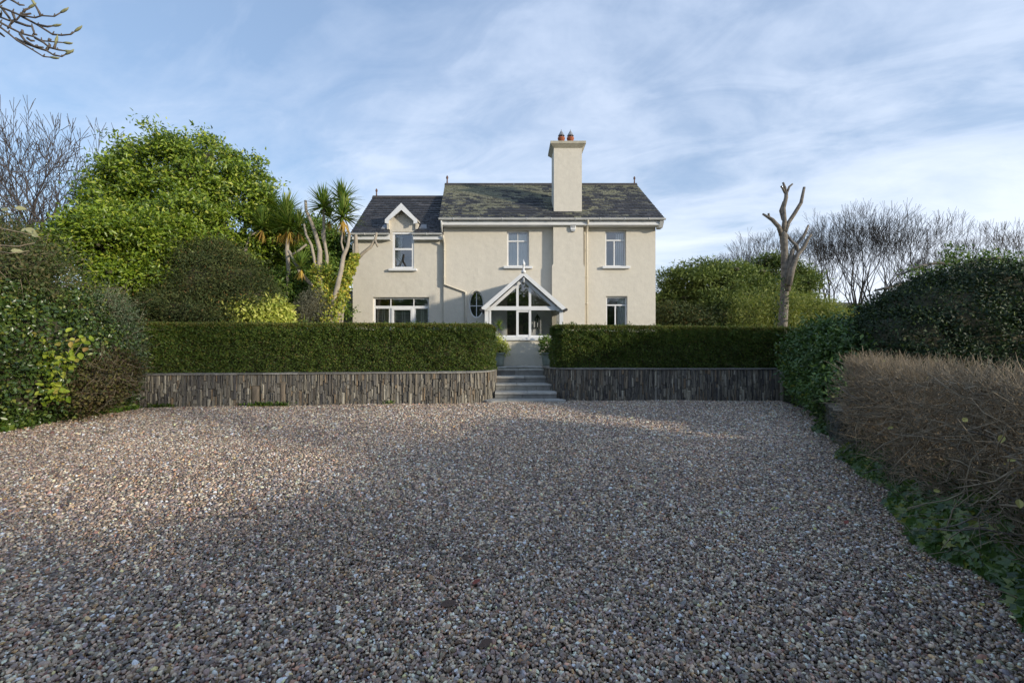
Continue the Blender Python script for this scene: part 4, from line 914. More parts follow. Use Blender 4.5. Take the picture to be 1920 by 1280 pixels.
bw = MB(); bw.box(P_(912), P_(1053), DP + .0, DP + .15, TZ, Zp(638.5, DP)); bw.box(P_(912), P_(912) + .15, DP + .15, DM - .003, TZ, Zp(638.5, DP)); bw.box(P_(1053) - .15, P_(1053), DP + .15, DM - .003, TZ, Zp(638.5, DP)); bw.build('base_wall', 'render_cream', porch)
sl_ = MB(); sl_.box(P_(907), P_(1058), DP - .07, DP + .16, Zp(638, DP) + .003, zsill - .002); sl_.box(P_(907), P_(907) + .24, DP + .16, DM - .003, Zp(638, DP) + .003, zsill - .002); sl_.box(P_(1058) - .24, P_(1058), DP + .16, DM - .003, Zp(638, DP) + .003, zsill - .002); sl_.build('sill', 'white_paint', porch, bevel=.006)
def pane(vs): return MB().add(vs, [tuple(range(len(vs)))]).build('pane', 'glass', porch, fix=False)
yg = DP + .05
pane([(pl + .2, yg, zsill + .05), (m1[0], yg, zsill + .05), (m1[0], yg, pz0), (pl + .2, yg, pz0)]); pane([(m1[1], yg, zsill + .07), (m2[0], yg, zsill + .07), (m2[0], yg, pz0 - .06), (m1[1], yg, pz0 - .06)]); pane([(m2[1], yg, zsill + .05), (pr - .12, yg, zsill + .05), (pr - .12, yg, pz0), (m2[1], yg, pz0)])
zb2 = lambda x: zr(x) - .10
xl = pc - 1.3 + .28; xr2 = pc + 1.3 - .28
pane([(xl - .1, yg, pz1), (m1[0], yg, pz1), (m1[0], yg, zb2(m1[0]) + .1)]); pane([(m1[1], yg, pz1), (m2[0], yg, pz1), (m2[0], yg, zb2(m2[0]) + .1), (pc, yg, zb2(pc) + .1), (m1[1], yg, zb2(m1[1]) + .1)]); pane([(m2[1], yg, pz1), (xr2 + .1, yg, pz1), (m2[1], yg, zb2(m2[1]) + .1)])
for xs_ in (pl + .045, pr - .045):
    for k in range(4):
        ya = DP + .12 + (DM - DP - .12) * k / 4 + .03; yb2 = DP + .12 + (DM - DP - .12) * (k + 1) / 4 - .03; pane([(xs_, ya, zsill + .06), (xs_, yb2, zsill + .06), (xs_, yb2, pz0), (xs_, ya, pz0)])
for sgn in (-1, 1):
    e = pc + sgn * 1.315; sl2 = (apex - pe) / 1.3
    rfm = MB(); n0 = .10
    rfm.add([(pc, DP - .14, apex), (e, DP - .14, pe - .02), (e, DM - .003, pe - .02), (pc, DM - .003, apex), (pc, DP - .14, apex - .07), (e, DP - .14, pe - .075), (e, DM - .003, pe - .075), (pc, DM - .003, apex - .07)], [(0, 1, 2, 3), (7, 6, 5, 4), (0, 4, 5, 1), (1, 5, 6, 2), (3, 2, 6, 7)])
    rfm.build('porch_roof', 'lead', porch)
    ln = MB(); e2 = pc + sgn * 1.22; ln.add([(pc, DP + .1, apex - .09), (e2, DP + .1, pe + .0), (e2, DM - .006, pe + .0), (pc, DM - .006, apex - .09)], [(0, 1, 2, 3)]); ln.build('ceiling_lining', 'white_paint', porch, fix=False)
    bb = MB(); w = .135
    bb.prism([(pc, apex + .005), (e + sgn * .01, pe + .0), (e + sgn * .01, pe - .05), (e - sgn * .10, pe - .075), (pc, apex - w)], 'y', DP - .175 + (.002 if sgn > 0 else 0), DP - .142); bb.build('bargeboard', 'white_paint', porch)
    b2 = MB(); b2.prism([(pc, apex - w - .02), (e - sgn * .12, pe - .10), (e - sgn * .25, pe - .10), (pc, apex - w - .15)], 'y', DP - .02 + (.002 if sgn > 0 else 0), DP + .04); b2.build('inner_bargeboard', 'white_paint', porch)
    gx = e + sgn * .03; g_ = MB(); g_.tube([(gx, DP - .2, pe - .07), (gx, DM, pe - .07)], .045, 8); g_.build('porch_gutter', 'black_metal', porch)
fin = MB(); fin.lathe((pc, DP - .158, apex - .03), [(.05, 0), (.05, .06), (.03, .08), (.03, .22), (.05, .24), (.055, .28), (.03, .34), (.012, .38), (.004, .42)], 10); fin.box(pc - .07, pc + .07, DP - .2, DP - .12, apex - .05, apex + .03); fin.build('finial', 'white_paint', porch, True)
MB().lathe((pc, DP - .19, apex - .36), [(.02, 0), (.038, .02), (.042, .10), (.03, .15), (.015, .17)], 10).build('porch_lamp', 'pipe_grey', porch, True)
MB().box(P_(914), P_(1051), DP + .16, DM - .003, TZ + .021, TZ + .05).build('floor_tiles', 'riser_stone', porch)
bpan = MB(); px0_, px1_ = pl + .1, pr - .1  # white panels added to brighten the dim back wall inside the porch
bpan.box(px0_, dx0 - .02, DM - .008, DM - .001, TZ + .03, pz1 - .03); bpan.box(dx1 + .02, px1_, DM - .008, DM - .001, TZ + .03, pz1 - .03)
bpan.build('brightening_panel', 'white_paint', porch)
# front door behind the porch glass
dd = MB(); cxm = (dx0 + dx1) / 2
dd.box(dx0 + .002, dx1 - .002, DM + .16, DM + .20, TZ, dzt - .39); dd.prism([(x, z) for x, z in archp], 'y', DM + .16, DM + .20)
for a, b in ((dx0 + .07, cxm - .03), (cxm + .03, dx1 - .07)):
    for c, d in ((TZ + .15, TZ + .75), (TZ + .85, TZ + 1.5)): dd.box(a, b, DM + .145, DM + .159, c, d)
    dd.box(a + .04, b - .04, DM + .14, DM + .144, TZ + .9, TZ + 1.45)
dr_ = dd.build('front_door', 'door_dark', H); MB().tube([(cxm + .05, DM + .12, TZ + .85), (cxm + .05, DM + .09, TZ + .9), (cxm + .05, DM + .12, TZ + .95)], .012, 6).build('door_handle', 'lead', dr_)
# wall lantern inside the porch
lx = Xp(1007.6, 16.2); wl = thing('wall_lantern', 'black wall lantern on the cream wall inside the glass porch', 'lantern', (lx, 16.2, 1.95))
mb = MB(); z0, z1 = Zp(613, 16.2), Zp(596, 16.2)
for a in (-.08, .065):
    for b in (16.1, 16.24): mb.box(lx + a, lx + a + .015, b, b + .015, z0, z1)
mb.box(lx - .085, lx + .085, 16.095, 16.26, z0 - .02, z0); mb.box(lx - .085, lx + .085, 16.095, 16.26, z1, z1 + .02); mb.lathe((lx, 16.18, z1 + .02), [(.08, 0), (.03, .07), (.01, .12)], 8); mb.box(lx - .02, lx + .02, 16.26, 16.297, z0, z1 + .1); mb.tube([(lx, 16.18, z0 - .02), (lx, 16.18, z0 - .14)], .01, 5); mb.build('lantern_frame', 'black_metal', wl)
MB().lathe((lx, 16.18, z0), [(.015, 0), (.015, .16)], 8).build('candle', 'white_paint', wl)
# dark rounded lamp head that shows over the hedge
bl = thing('garden_lamp', 'dark rounded lamp head just showing above the hedge below the oval window', 'lamp', (Xp(888, 15.9), 15.9, TZ))
c = Vector(bl.location); MB().tube([c, c + Vector((0, 0, 1.25))], .03, 8).build('post', 'black_metal', bl); MB().lathe((c.x, c.y, Zp(613, 15.9)), [(.13, 0), (.17, .03), (.13, .11), (.05, .15), (.01, .16)], 14).build('lamp_head', 'black_metal', bl, True)

# ------------------------------------------------------------------ potted shrubs by the porch
def sword_leaves(C, n, L, w, rnd, elev=(-.5, 1.3), droop=.25, segs=4, axis=None):
    """strap leaves radiating from C; returns verts, quads"""
    V = []; Fs = []; rs = []
    for i in range(n):
        az = rnd.uniform(0, 2 * math.pi); el = rnd.uniform(*elev); l = L * rnd.uniform(.75, 1.1); d = Vector((math.cos(az) * math.cos(el), math.sin(az) * math.cos(el), math.sin(el)))
        s = d.cross(Vector((0, 0, 1))); s = s.normalized() if s.length > .01 else Vector((1, 0, 0)); s = (s + Vector((rnd.uniform(-.3, .3), rnd.uniform(-.3, .3), rnd.uniform(-.3, .3)))).normalized(); b = len(V); r = rnd.random()
        for k in range(segs + 1):
            t_ = k / segs; p = C + d * l * t_ + Vector((0, 0, -droop * l * t_ * t_ * math.cos(el))); ww = w * (1 - t_ ** 1.8) * (.55 + .45 * min(1, t_ * 4)); V += [tuple(p + s * ww / 2), tuple(p - s * ww / 2)]
        for k in range(segs): Fs.append((b + 2 * k, b + 2 * k + 1, b + 2 * k + 3, b + 2 * k + 2)); rs.append(r)
    return V, Fs, rs
def swords(name, mat, parent, heads, rnd, **k):
    V = []; Fs = []; rs = []
    for (C, n, L, w, el, dr) in heads:
        v, f, r = sword_leaves(Vector(C), n, L, w, rnd, el, dr); b = len(V); V += v; Fs += [tuple(i + b for i in q) for q in f]; rs += r
    o = npmesh(name, np.array(V), np.array(Fs), np.array(rs), mat, parent); o['kind'] = 'stuff'; return o
rnd = random.Random(77)
for px, lab, tall in ((936.5, 'grey-green pot with a yellowish shrub and a spiky standard at the left porch corner', True), (1025.5, 'grey-green pot with a leafy shrub at the right porch corner, beside the curved wall', False)):
    x = Xp(px, 14.05); pt = thing('potted_shrub', lab, 'potted plant', (x, 14.05, TZ + .02), 'pots flanking the porch')
    MB().lathe((x, 14.05, TZ + .02), [(.125, 0), (.14, .10), (.165, .30), (.172, .37), (.19, .375), (.19, .42), (.16, .42), (.15, .36)], 20).build('pot', 'pot_green', pt, True)
    MB().lathe((x, 14.05, TZ + .35), [(.155, 0), (.15, .03)], 14).build('soil', 'soil', pt)
    C, CN = lobes_pts([(x, 14.05, TZ + .62, .20, .2, .25), (x - .05, 14.0, TZ + .8, .14, .14, .16), (x + .07, 14.08, TZ + .55, .2, .18, .15)], 90, .3, .2)
    P, N = clustered(C, CN, 14, .05); leaves('foliage', 'leaf_gold' if tall else 'leaf_mid', pt, P, N, .075, .03)
    mb = MB()
    for k in range(5): a = k * 1.3; mb.tube([(x, 14.05, TZ + .38), (x + .08 * math.cos(a), 14.05 + .08 * math.sin(a), TZ + .6), (x + .13 * math.cos(a), 14.05 + .13 * math.sin(a), TZ + .78)], [.012, .009, .005], 5)
    if tall:
        hx = Xp(935, 14.05); hz = Zp(612, 14.05); mb.tube([(x, 14.1, TZ + .38), (x - .02, 14.1, TZ + .9), (hx, 14.1, hz)], [.014, .011, .01], 5)
        mb.build('stem', 'bark_grey', pt, True); swords('spiky_head', 'leaf_sword', pt, [((hx, 14.1, hz), 60, .30, .028, (-.5, 1.4), .2)], rnd)
    else: mb.build('stem', 'bark_grey', pt, True)

# ------------------------------------------------------------------ trees and shrubs on the left
def W3(px, py, D): return (Xp(px, D), D, Zp(py, D))
def lob(px, py, D, rx, rz, ry=None): return (Xp(px, D), D, Zp(py, D), rx / F * D, (ry if ry else rx / F * D), rz / F * D)
# tall bright evergreen
bright = [lob(345, 332, 15.6, 75, 66), lob(275, 335, 15.3, 58, 55), lob(425, 350, 15.6, 66, 58), lob(470, 400, 15.4, 50, 55), lob(310, 410, 14.6, 80, 60), lob(400, 430, 15.0, 80, 60), lob(230, 395, 15.0, 42, 45), lob(335, 305, 15.8, 40, 28), lob(500, 440, 15.2, 38, 55), lob(370, 520, 15.2, 110, 60), lob(390, 300, 15.7, 45, 38), lob(258, 312, 15.4, 32, 24)]
shrub('evergreen_tree', 'tall bright yellow-green evergreen tree rising left of the spiky palms', 'tree', bright, (Xp(360, 15.5), 15.6, TZ), 'leaf_bright', 140000, .13, .055, void=(.95, -.10), clus=55, crad=.17, corescale=.3, trunk=.16, na=.3, inner=.25, flat=.55, wn=.8, wr=.7, wu=.4, fwd=.8)
bright = sub(bright, 12, (.22, .5), 3, .7, 1.02)
bright2 = [lob(205, 470, 12.2, 62, 50), lob(235, 540, 11.9, 50, 62), lob(175, 520, 11.9, 50, 56), lob(140, 470, 12.2, 40, 36), lob(300, 462, 12.8, 56, 44), lob(220, 425, 13.2, 44, 28), lob(350, 455, 13.2, 40, 36), lob(180, 450, 11.8, 40, 40)]
bright2 = sub(bright2, 9, (.3, .55), 4)
shrub('evergreen_shrub', 'bright green leafy shrub below the tall evergreen, at the left end of the hedge', 'shrub', bright2, (Xp(230, 12.6), 12.6, TZ), 'leaf_bright', 80000, .11, .045, void=(1.2, -.2), clus=50, crad=.14, corescale=.25, trunk=.06, na=.22, inner=.22, flat=.7, wn=.4, wr=.9, wu=.7, fwd=.8)
dk = [lob(212, 385, 16.4, 42, 34), lob(235, 430, 16.2, 50, 40)]
shrub('dark_evergreen', 'dark shaded evergreen between the bare tree and the tall bright evergreen', 'tree', dk, (Xp(215, 16.4), 16.5, TZ), 'leaf_mid', 12000, .12, .05, clus=22, crad=.16, corescale=.5, trunk=.10, na=.25)
con = [lob(390, 540, 12.9, 75, 70), lob(340, 558, 12.7, 58, 42), lob(440, 535, 13.0, 55, 55), lob(300, 590, 12.7, 50, 36), lob(470, 570, 12.8, 50, 48), lob(395, 495, 13.1, 46, 40), lob(360, 590, 12.6, 100, 45)]
shrub('yew_bush', 'dark dull green yew bush rising behind the left hedge', 'shrub', con, (Xp(375, 12.9), 13, TZ), 'leaf_conifer', 80000, .075, .022, clus=24, crad=.11, corescale=.66, trunk=.10, na=.16, zmin=TZ, fwd=1.0, wn=.5)
gold = [lob(480, 585, 12.7, 45, 25), lob(452, 590, 12.6, 28, 20), lob(512, 592, 12.7, 28, 22), lob(470, 570, 12.8, 26, 14)]
shrub('variegated_shrub', 'golden variegated shrub just above the hedge in front of the yew bush', 'shrub', gold, (Xp(482, 12.7), 12.7, TZ), 'leaf_gold', 9000, .11, .045, clus=16, crad=.1, corescale=.5, na=.2, wu=.8)
fill = [lob(556, 520, 16.8, 64, 70), lob(606, 492, 17.2, 36, 66), lob(520, 500, 16.8, 50, 70), lob(590, 450, 17.6, 46, 30), lob(636, 472, 17.9, 34, 40), lob(560, 575, 15.6, 80, 40), lob(540, 560, 15.2, 45, 55)]
shrub('background_shrubs', 'mixed green shrubs massed behind the pollarded palm stems', 'shrub', sub(fill, 7, (.25, .5), 8), (Xp(570, 16.5), 16.6, TZ), 'leaf_mid', 70000, .10, .05, clus=20, crad=.15, corescale=.55, trunk=.07, na=.22, zmin=TZ)
gs = [lob(588, 575, 13.6, 24, 30), lob(572, 585, 13.5, 20, 22), lob(600, 588, 13.6, 18, 22)]
shrub('grey_shrub', 'small rounded grey-green twiggy shrub left of the ivy-clad stump', 'shrub', gs, (Xp(588, 13.6), 13.6, TZ), 'leaf_grey', 9000, .05, .014, clus=14, crad=.06, corescale=.7, fwd=1.2)
# cordylines
rnd = random.Random(5)
def cordyline(label, trunkpts, rads, heads, D, group='cabbage palms behind the left hedge', extra=(), name='cabbage_palm'):
    b = W3(*trunkpts[0]) if len(trunkpts[0]) == 3 else W3(*trunkpts[0], D); b = (b[0], b[1], TZ)
    t = thing(name, label, 'palm', b, group); mb = MB(); mb.tube([b] + [W3(p[0], p[1], p[2] if len(p) > 2 else D) for p in trunkpts], [q * .68 for q in [rads[0] * 1.15] + list(rads)], 10); mb.build('trunk', 'bark_pale', t, True)
    for pts, rr in extra: MB().tube([W3(p[0], p[1], p[2] if len(p) > 2 else D) for p in pts], [q * .68 for q in rr], 9).build('limb', 'bark_pale', t, True)
    for (px, py, Dh, L, n, dead) in heads:
        L *= .86; C = Vector(W3(px, py, Dh)); swords('leaf_head', 'leaf_sword', t, [(C, n, L, .055, (-.35, 1.45), .16), (C + Vector((0, 0, .12)), n // 2, L * .9, .05, (.2, 1.5), .05)], rnd)
        if dead: swords('dead_leaves', 'leaf_dead', t, [(C - Vector((0, 0, .1)), dead, L * .62, .04, (-1.45, -.7), .3)], rnd)
    return t
cordyline('cabbage palm with broad shaggy head on a slim pale trunk, left of the pollarded stems', [(536, 600), (538, 545), (541, 505), (538, 470), (540, 440)], [.11, .09, .085, .09, .07], [(543, 425, 14.3, .98, 170, 60), (536, 402, 14.5, .95, 110, 0), (560, 428, 14.2, .75, 70, 20), (523, 430, 14.5, .8, 70, 20)], 14.3)
cordyline('cabbage palm head half buried in the tall bright evergreen', [(462, 600), (460, 470), (470, 440), (492, 432)], [.08, .07, .06, .05], [(492, 425, 14.3, .8, 110, 40), (505, 380, 14.9, .85, 90, 0)], 14.4)
poll = [([(603, 560), (598, 515), (600, 470), (592, 440), (583, 415), (574, 395), (573, 376)], [.15, .13, .10, .085, .075, .065, .06]),
        ([(599, 520), (590, 490), (584, 460), (574, 440), (570, 420)], [.08, .07, .06, .055, .045]),
        ([(614, 520), (613, 480), (608, 450), (607, 410), (606, 392)], [.085, .07, .065, .06, .055]),
        ([(598, 545), (580, 530), (562, 510), (547, 480), (541, 470)], [.09, .08, .075, .07, .06]), ([(547, 478), (560, 470), (575, 458)], [.05, .045, .04]),
        ([(607, 455), (604, 440), (605, 432)], [.05, .045, .04])]
cordyline('many-stemmed palm with sawn-off limbs and spiky heads, golden ivy round its base', [(606, 610), (607, 580), (603, 560)], [.24, .20, .17], [(606, 388, 14.0, .82, 120, 0), (618, 408, 14.2, .6, 55, 20), (565, 500, 13.8, .62, 60, 20), (612, 512, 13.8, .4, 40, 0)], 14.0, extra=poll)
cordyline('tall curved cabbage palm with twin heads, standing nearest the dormer wing', [(620, 585), (632, 540), (640, 505), (644, 480), (652, 462), (655, 440), (650, 422)], [.12, .11, .10, .09, .075, .06, .05], [(643, 407, 13.6, .84, 120, 45), (643, 376, 13.9, .80, 100, 0), (650, 400, 13.7, .6, 40, 0)], 13.7,
          extra=[([(645, 474), (640, 455), (642, 430), (643, 410)], [.05, .04, .035, .04]), ([(647, 455, 13.8), (640, 420, 13.9), (643, 380, 13.9)], [.04, .035, .035])])
# ivy-clad stump with a long sawn limb reaching over the wing
t = thing('ivy_stump', 'leaning sawn-off stem wrapped in golden ivy, its pale limb crossing the wing wall', 'tree', (Xp(640, 14.6), 14.6, TZ))
MB().tube([(Xp(628, 14.6), 14.6, TZ), W3(640, 545, 14.6), W3(660, 500, 14.6), W3(668, 480, 14.6), W3(667, 450, 14.7), W3(667, 440, 14.7)], [.17, .13, .11, .09, .06, .05], 9).build('trunk', 'bark_pale', t, True)
MB().tube([W3(664, 492, 14.6), W3(680, 475, 14.6), W3(695, 463, 14.6), W3(704, 448, 14.6), W3(706, 436, 14.6)], [.06, .055, .05, .045, .04], 8).build('limb', 'bark_pale', t, True)
MB().tube([W3(703, 450, 14.6), W3(708, 462, 14.5)], [.04, .03], 7).build('limb', 'bark_pale', t, True)
P = []; N = []
for i in range(2500):
    tt = random.random() ** .8; c = Vector(W3(612 + 8 * math.sin(i), 606, 13.6)).lerp(Vector(W3(668, 478, 14.4)), tt); k = (1 - tt) * .22 + .10; a = random.uniform(0, 6.283); d = Vector((math.cos(a), math.sin(a) * .8 - .2, random.uniform(-.5, .5)))
    P.append(c + d * k * random.uniform(.7, 1.1)); N.append(d.normalized())
for i in range(1500):
    c = Vector(W3(600, 612, 13.7)).lerp(Vector(W3(603, 500, 13.9)), random.random()); a = random.uniform(0, 6.283); d = Vector((math.cos(a), math.sin(a), random.uniform(-.4, .4))); P.append(c + d * random.uniform(.14, .30)); N.append(d.normalized())
leaves('ivy', 'leaf_goldivy', t, np.array([p[:] for p in P]), np.array([q[:] for q in N]), .085, .06)
# flax blades in front
fx = thing('flax_plant', 'low sword-leaved flax clump showing above the hedge below the grey shrub', 'plant', (Xp(560, 12.9), 12.9, TZ)); swords('blades', 'leaf_sword', fx, [((Xp(562, 12.9), 12.9, TZ + .95), 26, .75, .06, (.0, 1.3), .35), ((Xp(545, 12.9), 12.9, TZ + .9), 16, .6, .05, (-.1, 1.2), .4), ((Xp(570, 13.0), 13.0, TZ + .9), 14, .7, .06, (.6, 1.5), .1)], rnd)
MB().tube([(Xp(562, 12.9), 12.9, TZ), (Xp(562, 12.9), 12.9, TZ + .95)], .05, 6).build('stem', 'bark_grey', fx)
# bare branching trees
def branch_tree(seed, h, spread=.45, levels=6, r0=.14, up=.25, nb=(2, 3), lean=0, fork_low=True, minr=.004, first=.22, wig=.10, sides=(6, 5, 4, 3, 3, 3, 3), side=.55):
    rnd = random.Random(seed); mb = MB()
    def rec(p, d, L, r, lv):
        pts = [p]; rad = [r]; q = p.copy(); dd = d.copy(); n = 4 if lv < 2 else 3
        for i in range(n):
            dd = (dd + Vector((rnd.gauss(0, wig), rnd.gauss(0, wig), rnd.gauss(0, .05) + up * .12))).normalized(); q = q + dd * L / n; pts.append(q.copy()); rad.append(max(minr, r * (1 - .38 * (i + 1) / n)))
            if lv >= 1 and lv < levels and rnd.random() < side:
                ax_ = dd.cross(Vector((rnd.gauss(0, 1), rnd.gauss(0, 1), rnd.gauss(0, .4)))).normalized(); rec(q, (dd * .75 + ax_ * spread * 1.2 + Vector((0, 0, up * .5))).normalized(), L * rnd.uniform(.4, .65), max(minr, r * .42), lv + 2)
        mb.tube(pts, rad, sides[min(lv, 6)], cap=False)
        if lv >= levels: return
        k = rnd.choice(nb) + (1 if lv == 0 else 0); a0 = rnd.uniform(0, 6.28); o1 = dd.orthogonal().normalized(); o2 = dd.cross(o1)
        for j in range(k):
            a = a0 + j * 6.283 / k + rnd.uniform(-.4, .4); nd = (dd + (o1 * math.cos(a) + o2 * math.sin(a)) * spread * rnd.uniform(.7, 1.3) + Vector((0, 0, up))).normalized(); rec(q, nd, L * rnd.uniform(.66, .86), rad[-1] * rnd.uniform(.66, .85), lv + 1)
    rec(Vector((0, 0, -.2)), Vector((lean, 0, 1)).normalized(), h * first, r0, 0)
    zz_ = np.array([v_[2] for v_ in mb.v]); s = h / zz_.max(); mb.v = [(a * s, b * s, c * s) for a, b, c in mb.v]; return mb
def bare_tree(proto, name, label, x, y, z, rz, sc, group):
    t = thing(name, label, 'tree', (x, y, z), group); t.rotation_euler = (0, 0, rz)
    o = bpy.data.objects.new('branches', proto.data); COL.objects.link(o); o.parent = t; o.scale = (sc[0], sc[0], sc[1]); ORG[o.name] = Vector((x, y, z)); return t
def proto_mesh(mb, mat):
    class K: pass
    me = bpy.data.meshes.new('branches'); me.from_pydata(mb.v, [], mb.f); me.materials.append(MAT[mat]); me.polygons.foreach_set('use_smooth', [True] * len(me.polygons)); k = K(); k.data = me; return k
TA = proto_mesh(branch_tree(3, 10, .52, 6, .22, .12, (2, 3), minr=.009), 'bark_left'); TB = proto_mesh(branch_tree(8, 10, .48, 6, .17, .14, (2, 3), minr=.009), 'bark_left')
D_ = 25
bare_tree(TA, 'bare_tree', 'tall bare winter tree at the far left, its fine crown above the thicket', Xp(55, D_), D_, TZ, 1.1, (.98, (Zp(168, D_) - TZ) / 10), 'bare winter trees on the left')
bare_tree(TB, 'bare_tree', 'bare winter tree leaning right, between the far-left tree and the bright evergreen', Xp(115, D_ + 1), D_ + 1, TZ, 2.3, (.9, (Zp(225, D_) - TZ) / 10), 'bare winter trees on the left')
bare_tree(TB, 'bare_tree', 'smaller bare tree cut by the left edge of the photo', Xp(5, D_ + 2), D_ + 2, TZ, 4.3, (.8, (Zp(260, D_) - TZ) / 10), 'bare winter trees on the left')
# left bank: ivy wall, bramble thicket, yellow-leaved shrub, rusty bramble, silver climber
ivl = [(-9.4, 5.0, 1.3, 1.3, 1.8, 1.9), (-9.3, 6.9, 1.1, 1.15, 1.4, 1.45), (-9.2, 8.3, 1.0, 1.0, 1.3, 1.4), (-9.0, 9.6, 1.0, .8, 1.1, 1.2), (-9.6, 7.2, 2.0, 1.1, 1.6, .95), (-9.3, 3.0, 1.3, 1.2, 1.6, 1.8), (-9.5, 9.6, 1.7, .95, 1.3, .9)]
def bank(name, label, cat, lobes, base, mat, n, L, Wd, clus, crad, cs, na, zmin, leafname='foliage', stems='bark_grey', **k):
    t = thing(name, label, cat, base); C, CN = lobes_pts(lobes, n // clus, .12, na, zmin, front=lambda p: (p[:, 0] > -11.2))
    P, N = clustered(C, CN, clus, crad, .8); leaves(leafname, mat, t, P, N, L, Wd, **k); core(t, lobes, cs, 'inner_branches', 'inner_wood', 0.0); return t
bank('ivy_bank', 'dark green ivy-covered bank along the left edge of the gravel', 'ivy', ivl, (-9.4, 7, 0), 'leaf_ivy', 100000, .065, .045, 14, .09, .84, .14, .03, 'ivy')
thk = [(-10.0, 7.6, 2.7, 1.3, 1.6, .75), (-10.9, 9.2, 2.85, 1.5, 1.2, .95), (-10.9, 9.9, 2.5, 1.0, .9, .8), (-10.6, 5.8, 2.75, 1.5, 1.6, .95), (-9.6, 8.3, 2.2, .8, 1.2, .6), (-10.6, 8, 3.1, 1.5, 1.6, .8)]
tk = bank('bramble_thicket', 'tangled brown and green bramble thicket above the ivy bank on the left', 'bramble', thk, (-9.9, 8.2, 0), 'leaf_bramble', 46000, .06, .032, 14, .10, .74, .25, 1.2)
def twigs(name, mat, parent, n, posf, dirf, L, r, sides=3, segs=3, curve=.35, taper=.4, lv=.4):
    P = posf(n); Dd = unit(dirf(P, n)); l = L * (1 + rg.uniform(-lv, lv, n)); rr = r * rg.uniform(.7, 1.4, n)
    pts = [P]; d = Dd.copy()
    for s in range(segs): d = unit(d + rg.normal(0, curve, (n, 3)) / segs ** .5); pts.append(pts[-1] + d * (l / segs)[:, None])
    pts = np.stack(pts, 1); a = unit(np.cross(Dd, rg.normal(size=(n, 3)))); b = np.cross(Dd, a); V = np.zeros((n, segs + 1, sides, 3))
    for k in range(sides):
        an = 2 * math.pi * k / sides
        for s in range(segs + 1): V[:, s, k] = pts[:, s] + (a * math.cos(an) + b * math.sin(an)) * (rr * (1 - (1 - taper) * s / segs))[:, None]
    base = (np.arange(n) * (segs + 1) * sides)[:, None]; q = []
    for s in range(segs):
        for k in range(sides): q.append([s * sides + k, s * sides + (k + 1) % sides, (s + 1) * sides + (k + 1) % sides, (s + 1) * sides + k])
    Fq = (base[:, :, None] + np.array(q)[None]).reshape(-1, 4); o = npmesh(name, V.reshape(-1, 3), Fq, None, mat, parent, True); o['kind'] = 'stuff'; return o
def shellpos(lobes, zmin, na=.1):
    return lambda n: lobes_pts(lobes, n, .1, na, zmin)[0]
twigs('twigs', 'twig_tan', tk, 1500, shellpos(thk, 1.0), lambda P, n: rg.normal(size=(n, 3)) + np.array([.5, -.3, .4]), .42, .0045, curve=.5)
def leaf_mesh(name, outline, mat, fold=.12, curl=.1):
    vs = [(x, y, abs(x) * fold - y * y * curl) for x, y in outline]; me = bpy.data.meshes.new(name); n = len(vs)
    me.from_pydata(vs, [], [(0, i, i + 1) for i in range(1, n - 1)]); me.materials.append(MAT[mat]); return me
IVY = [(0, 0), (.22, -.12), (.48, .08), (.30, .28), (.42, .58), (.16, .55), (0, 1.0), (-.16, .55), (-.42, .58), (-.30, .28), (-.48, .08), (-.22, -.12)]
OVL = [(0, 0), (.18, .12), (.32, .35), (.30, .6), (.16, .85), (0, 1.0), (-.16, .85), (-.30, .6), (-.32, .35), (-.18, .12)]
def place_leaf(me, parent, p, nrm, fwd, s, name='leaf'):
    z = nrm.normalized(); y = (fwd - z * fwd.dot(z)); y = y.normalized() if y.length > .01 else z.orthogonal().normalized(); x = y.cross(z)
    o = link(name, me, None, parent, p) if parent else link(name, me, None, None, p); o.rotation_euler = Matrix((x, y, z)).transposed().to_euler(); o.scale = (s, s, s); return o
yl = thing('yellow_leaf_shrub', 'shrub with large yellow-green leaves glowing against the dark ivy bank', 'shrub', (-8.6, 8.35, 0)); rnd = random.Random(12)
YM = [leaf_mesh('leaf', OVL, 'leaf_big_yellow', .18, .15) for _ in range(2)]
stm = MB(); cl = []
for i in range(13):
    tip = Vector(W3(rnd.uniform(75, 170), rnd.uniform(628, 690), rnd.uniform(8.05, 8.5))); b = Vector((-8.6, 8.4, .1)); mid = b.lerp(tip, .55) + Vector((0, 0, .15)); stm.tube([b, mid, tip], [.014, .01, .005], 5); cl.append((mid, tip))
for i in range(3): tip = Vector(W3(rnd.uniform(85, 120), rnd.uniform(715, 740), 8.0)); b = Vector((-8.5, 8.3, .1)); stm.tube([b, b.lerp(tip, .5) + Vector((0, 0, .1)), tip], [.012, .008, .004], 5); cl.append((b.lerp(tip, .6), tip))
stm.build('stem', 'bark_grey', yl, True)
for i in range(290):
    a, b = rnd.choice(cl); p = a.lerp(b, rnd.uniform(.3, 1.1)) + Vector((rnd.gauss(0, .09), rnd.gauss(0, .08), rnd.gauss(0, .08)))
    place_leaf(rnd.choice(YM), yl, p, Vector((rnd.gauss(.2, .4), rnd.gauss(-.5, .4), rnd.uniform(.3, 1))), Vector((rnd.gauss(0, .7), rnd.gauss(-.5, .4), rnd.gauss(-.4, .5))), rnd.uniform(.09, .15))
rl = [lob(185, 715, 8.9, 48, 34, .4), lob(160, 745, 8.6, 40, 25, .4), lob(215, 695, 9.4, 30, 30, .4)]
rb = bank('rusty_bramble', 'rust-brown bramble tangle low on the left beside the stone wall', 'bramble', rl, (Xp(185, 9), 9, 0), 'leaf_rust', 9000, .055, .03, 12, .08, .6, .25, .03)
twigs('twigs', 'twig_tan', rb, 260, shellpos(rl, .1, .2), lambda P, n: rg.normal(size=(n, 3)) + np.array([.6, -.3, .3]), .4, .004, curve=.4)
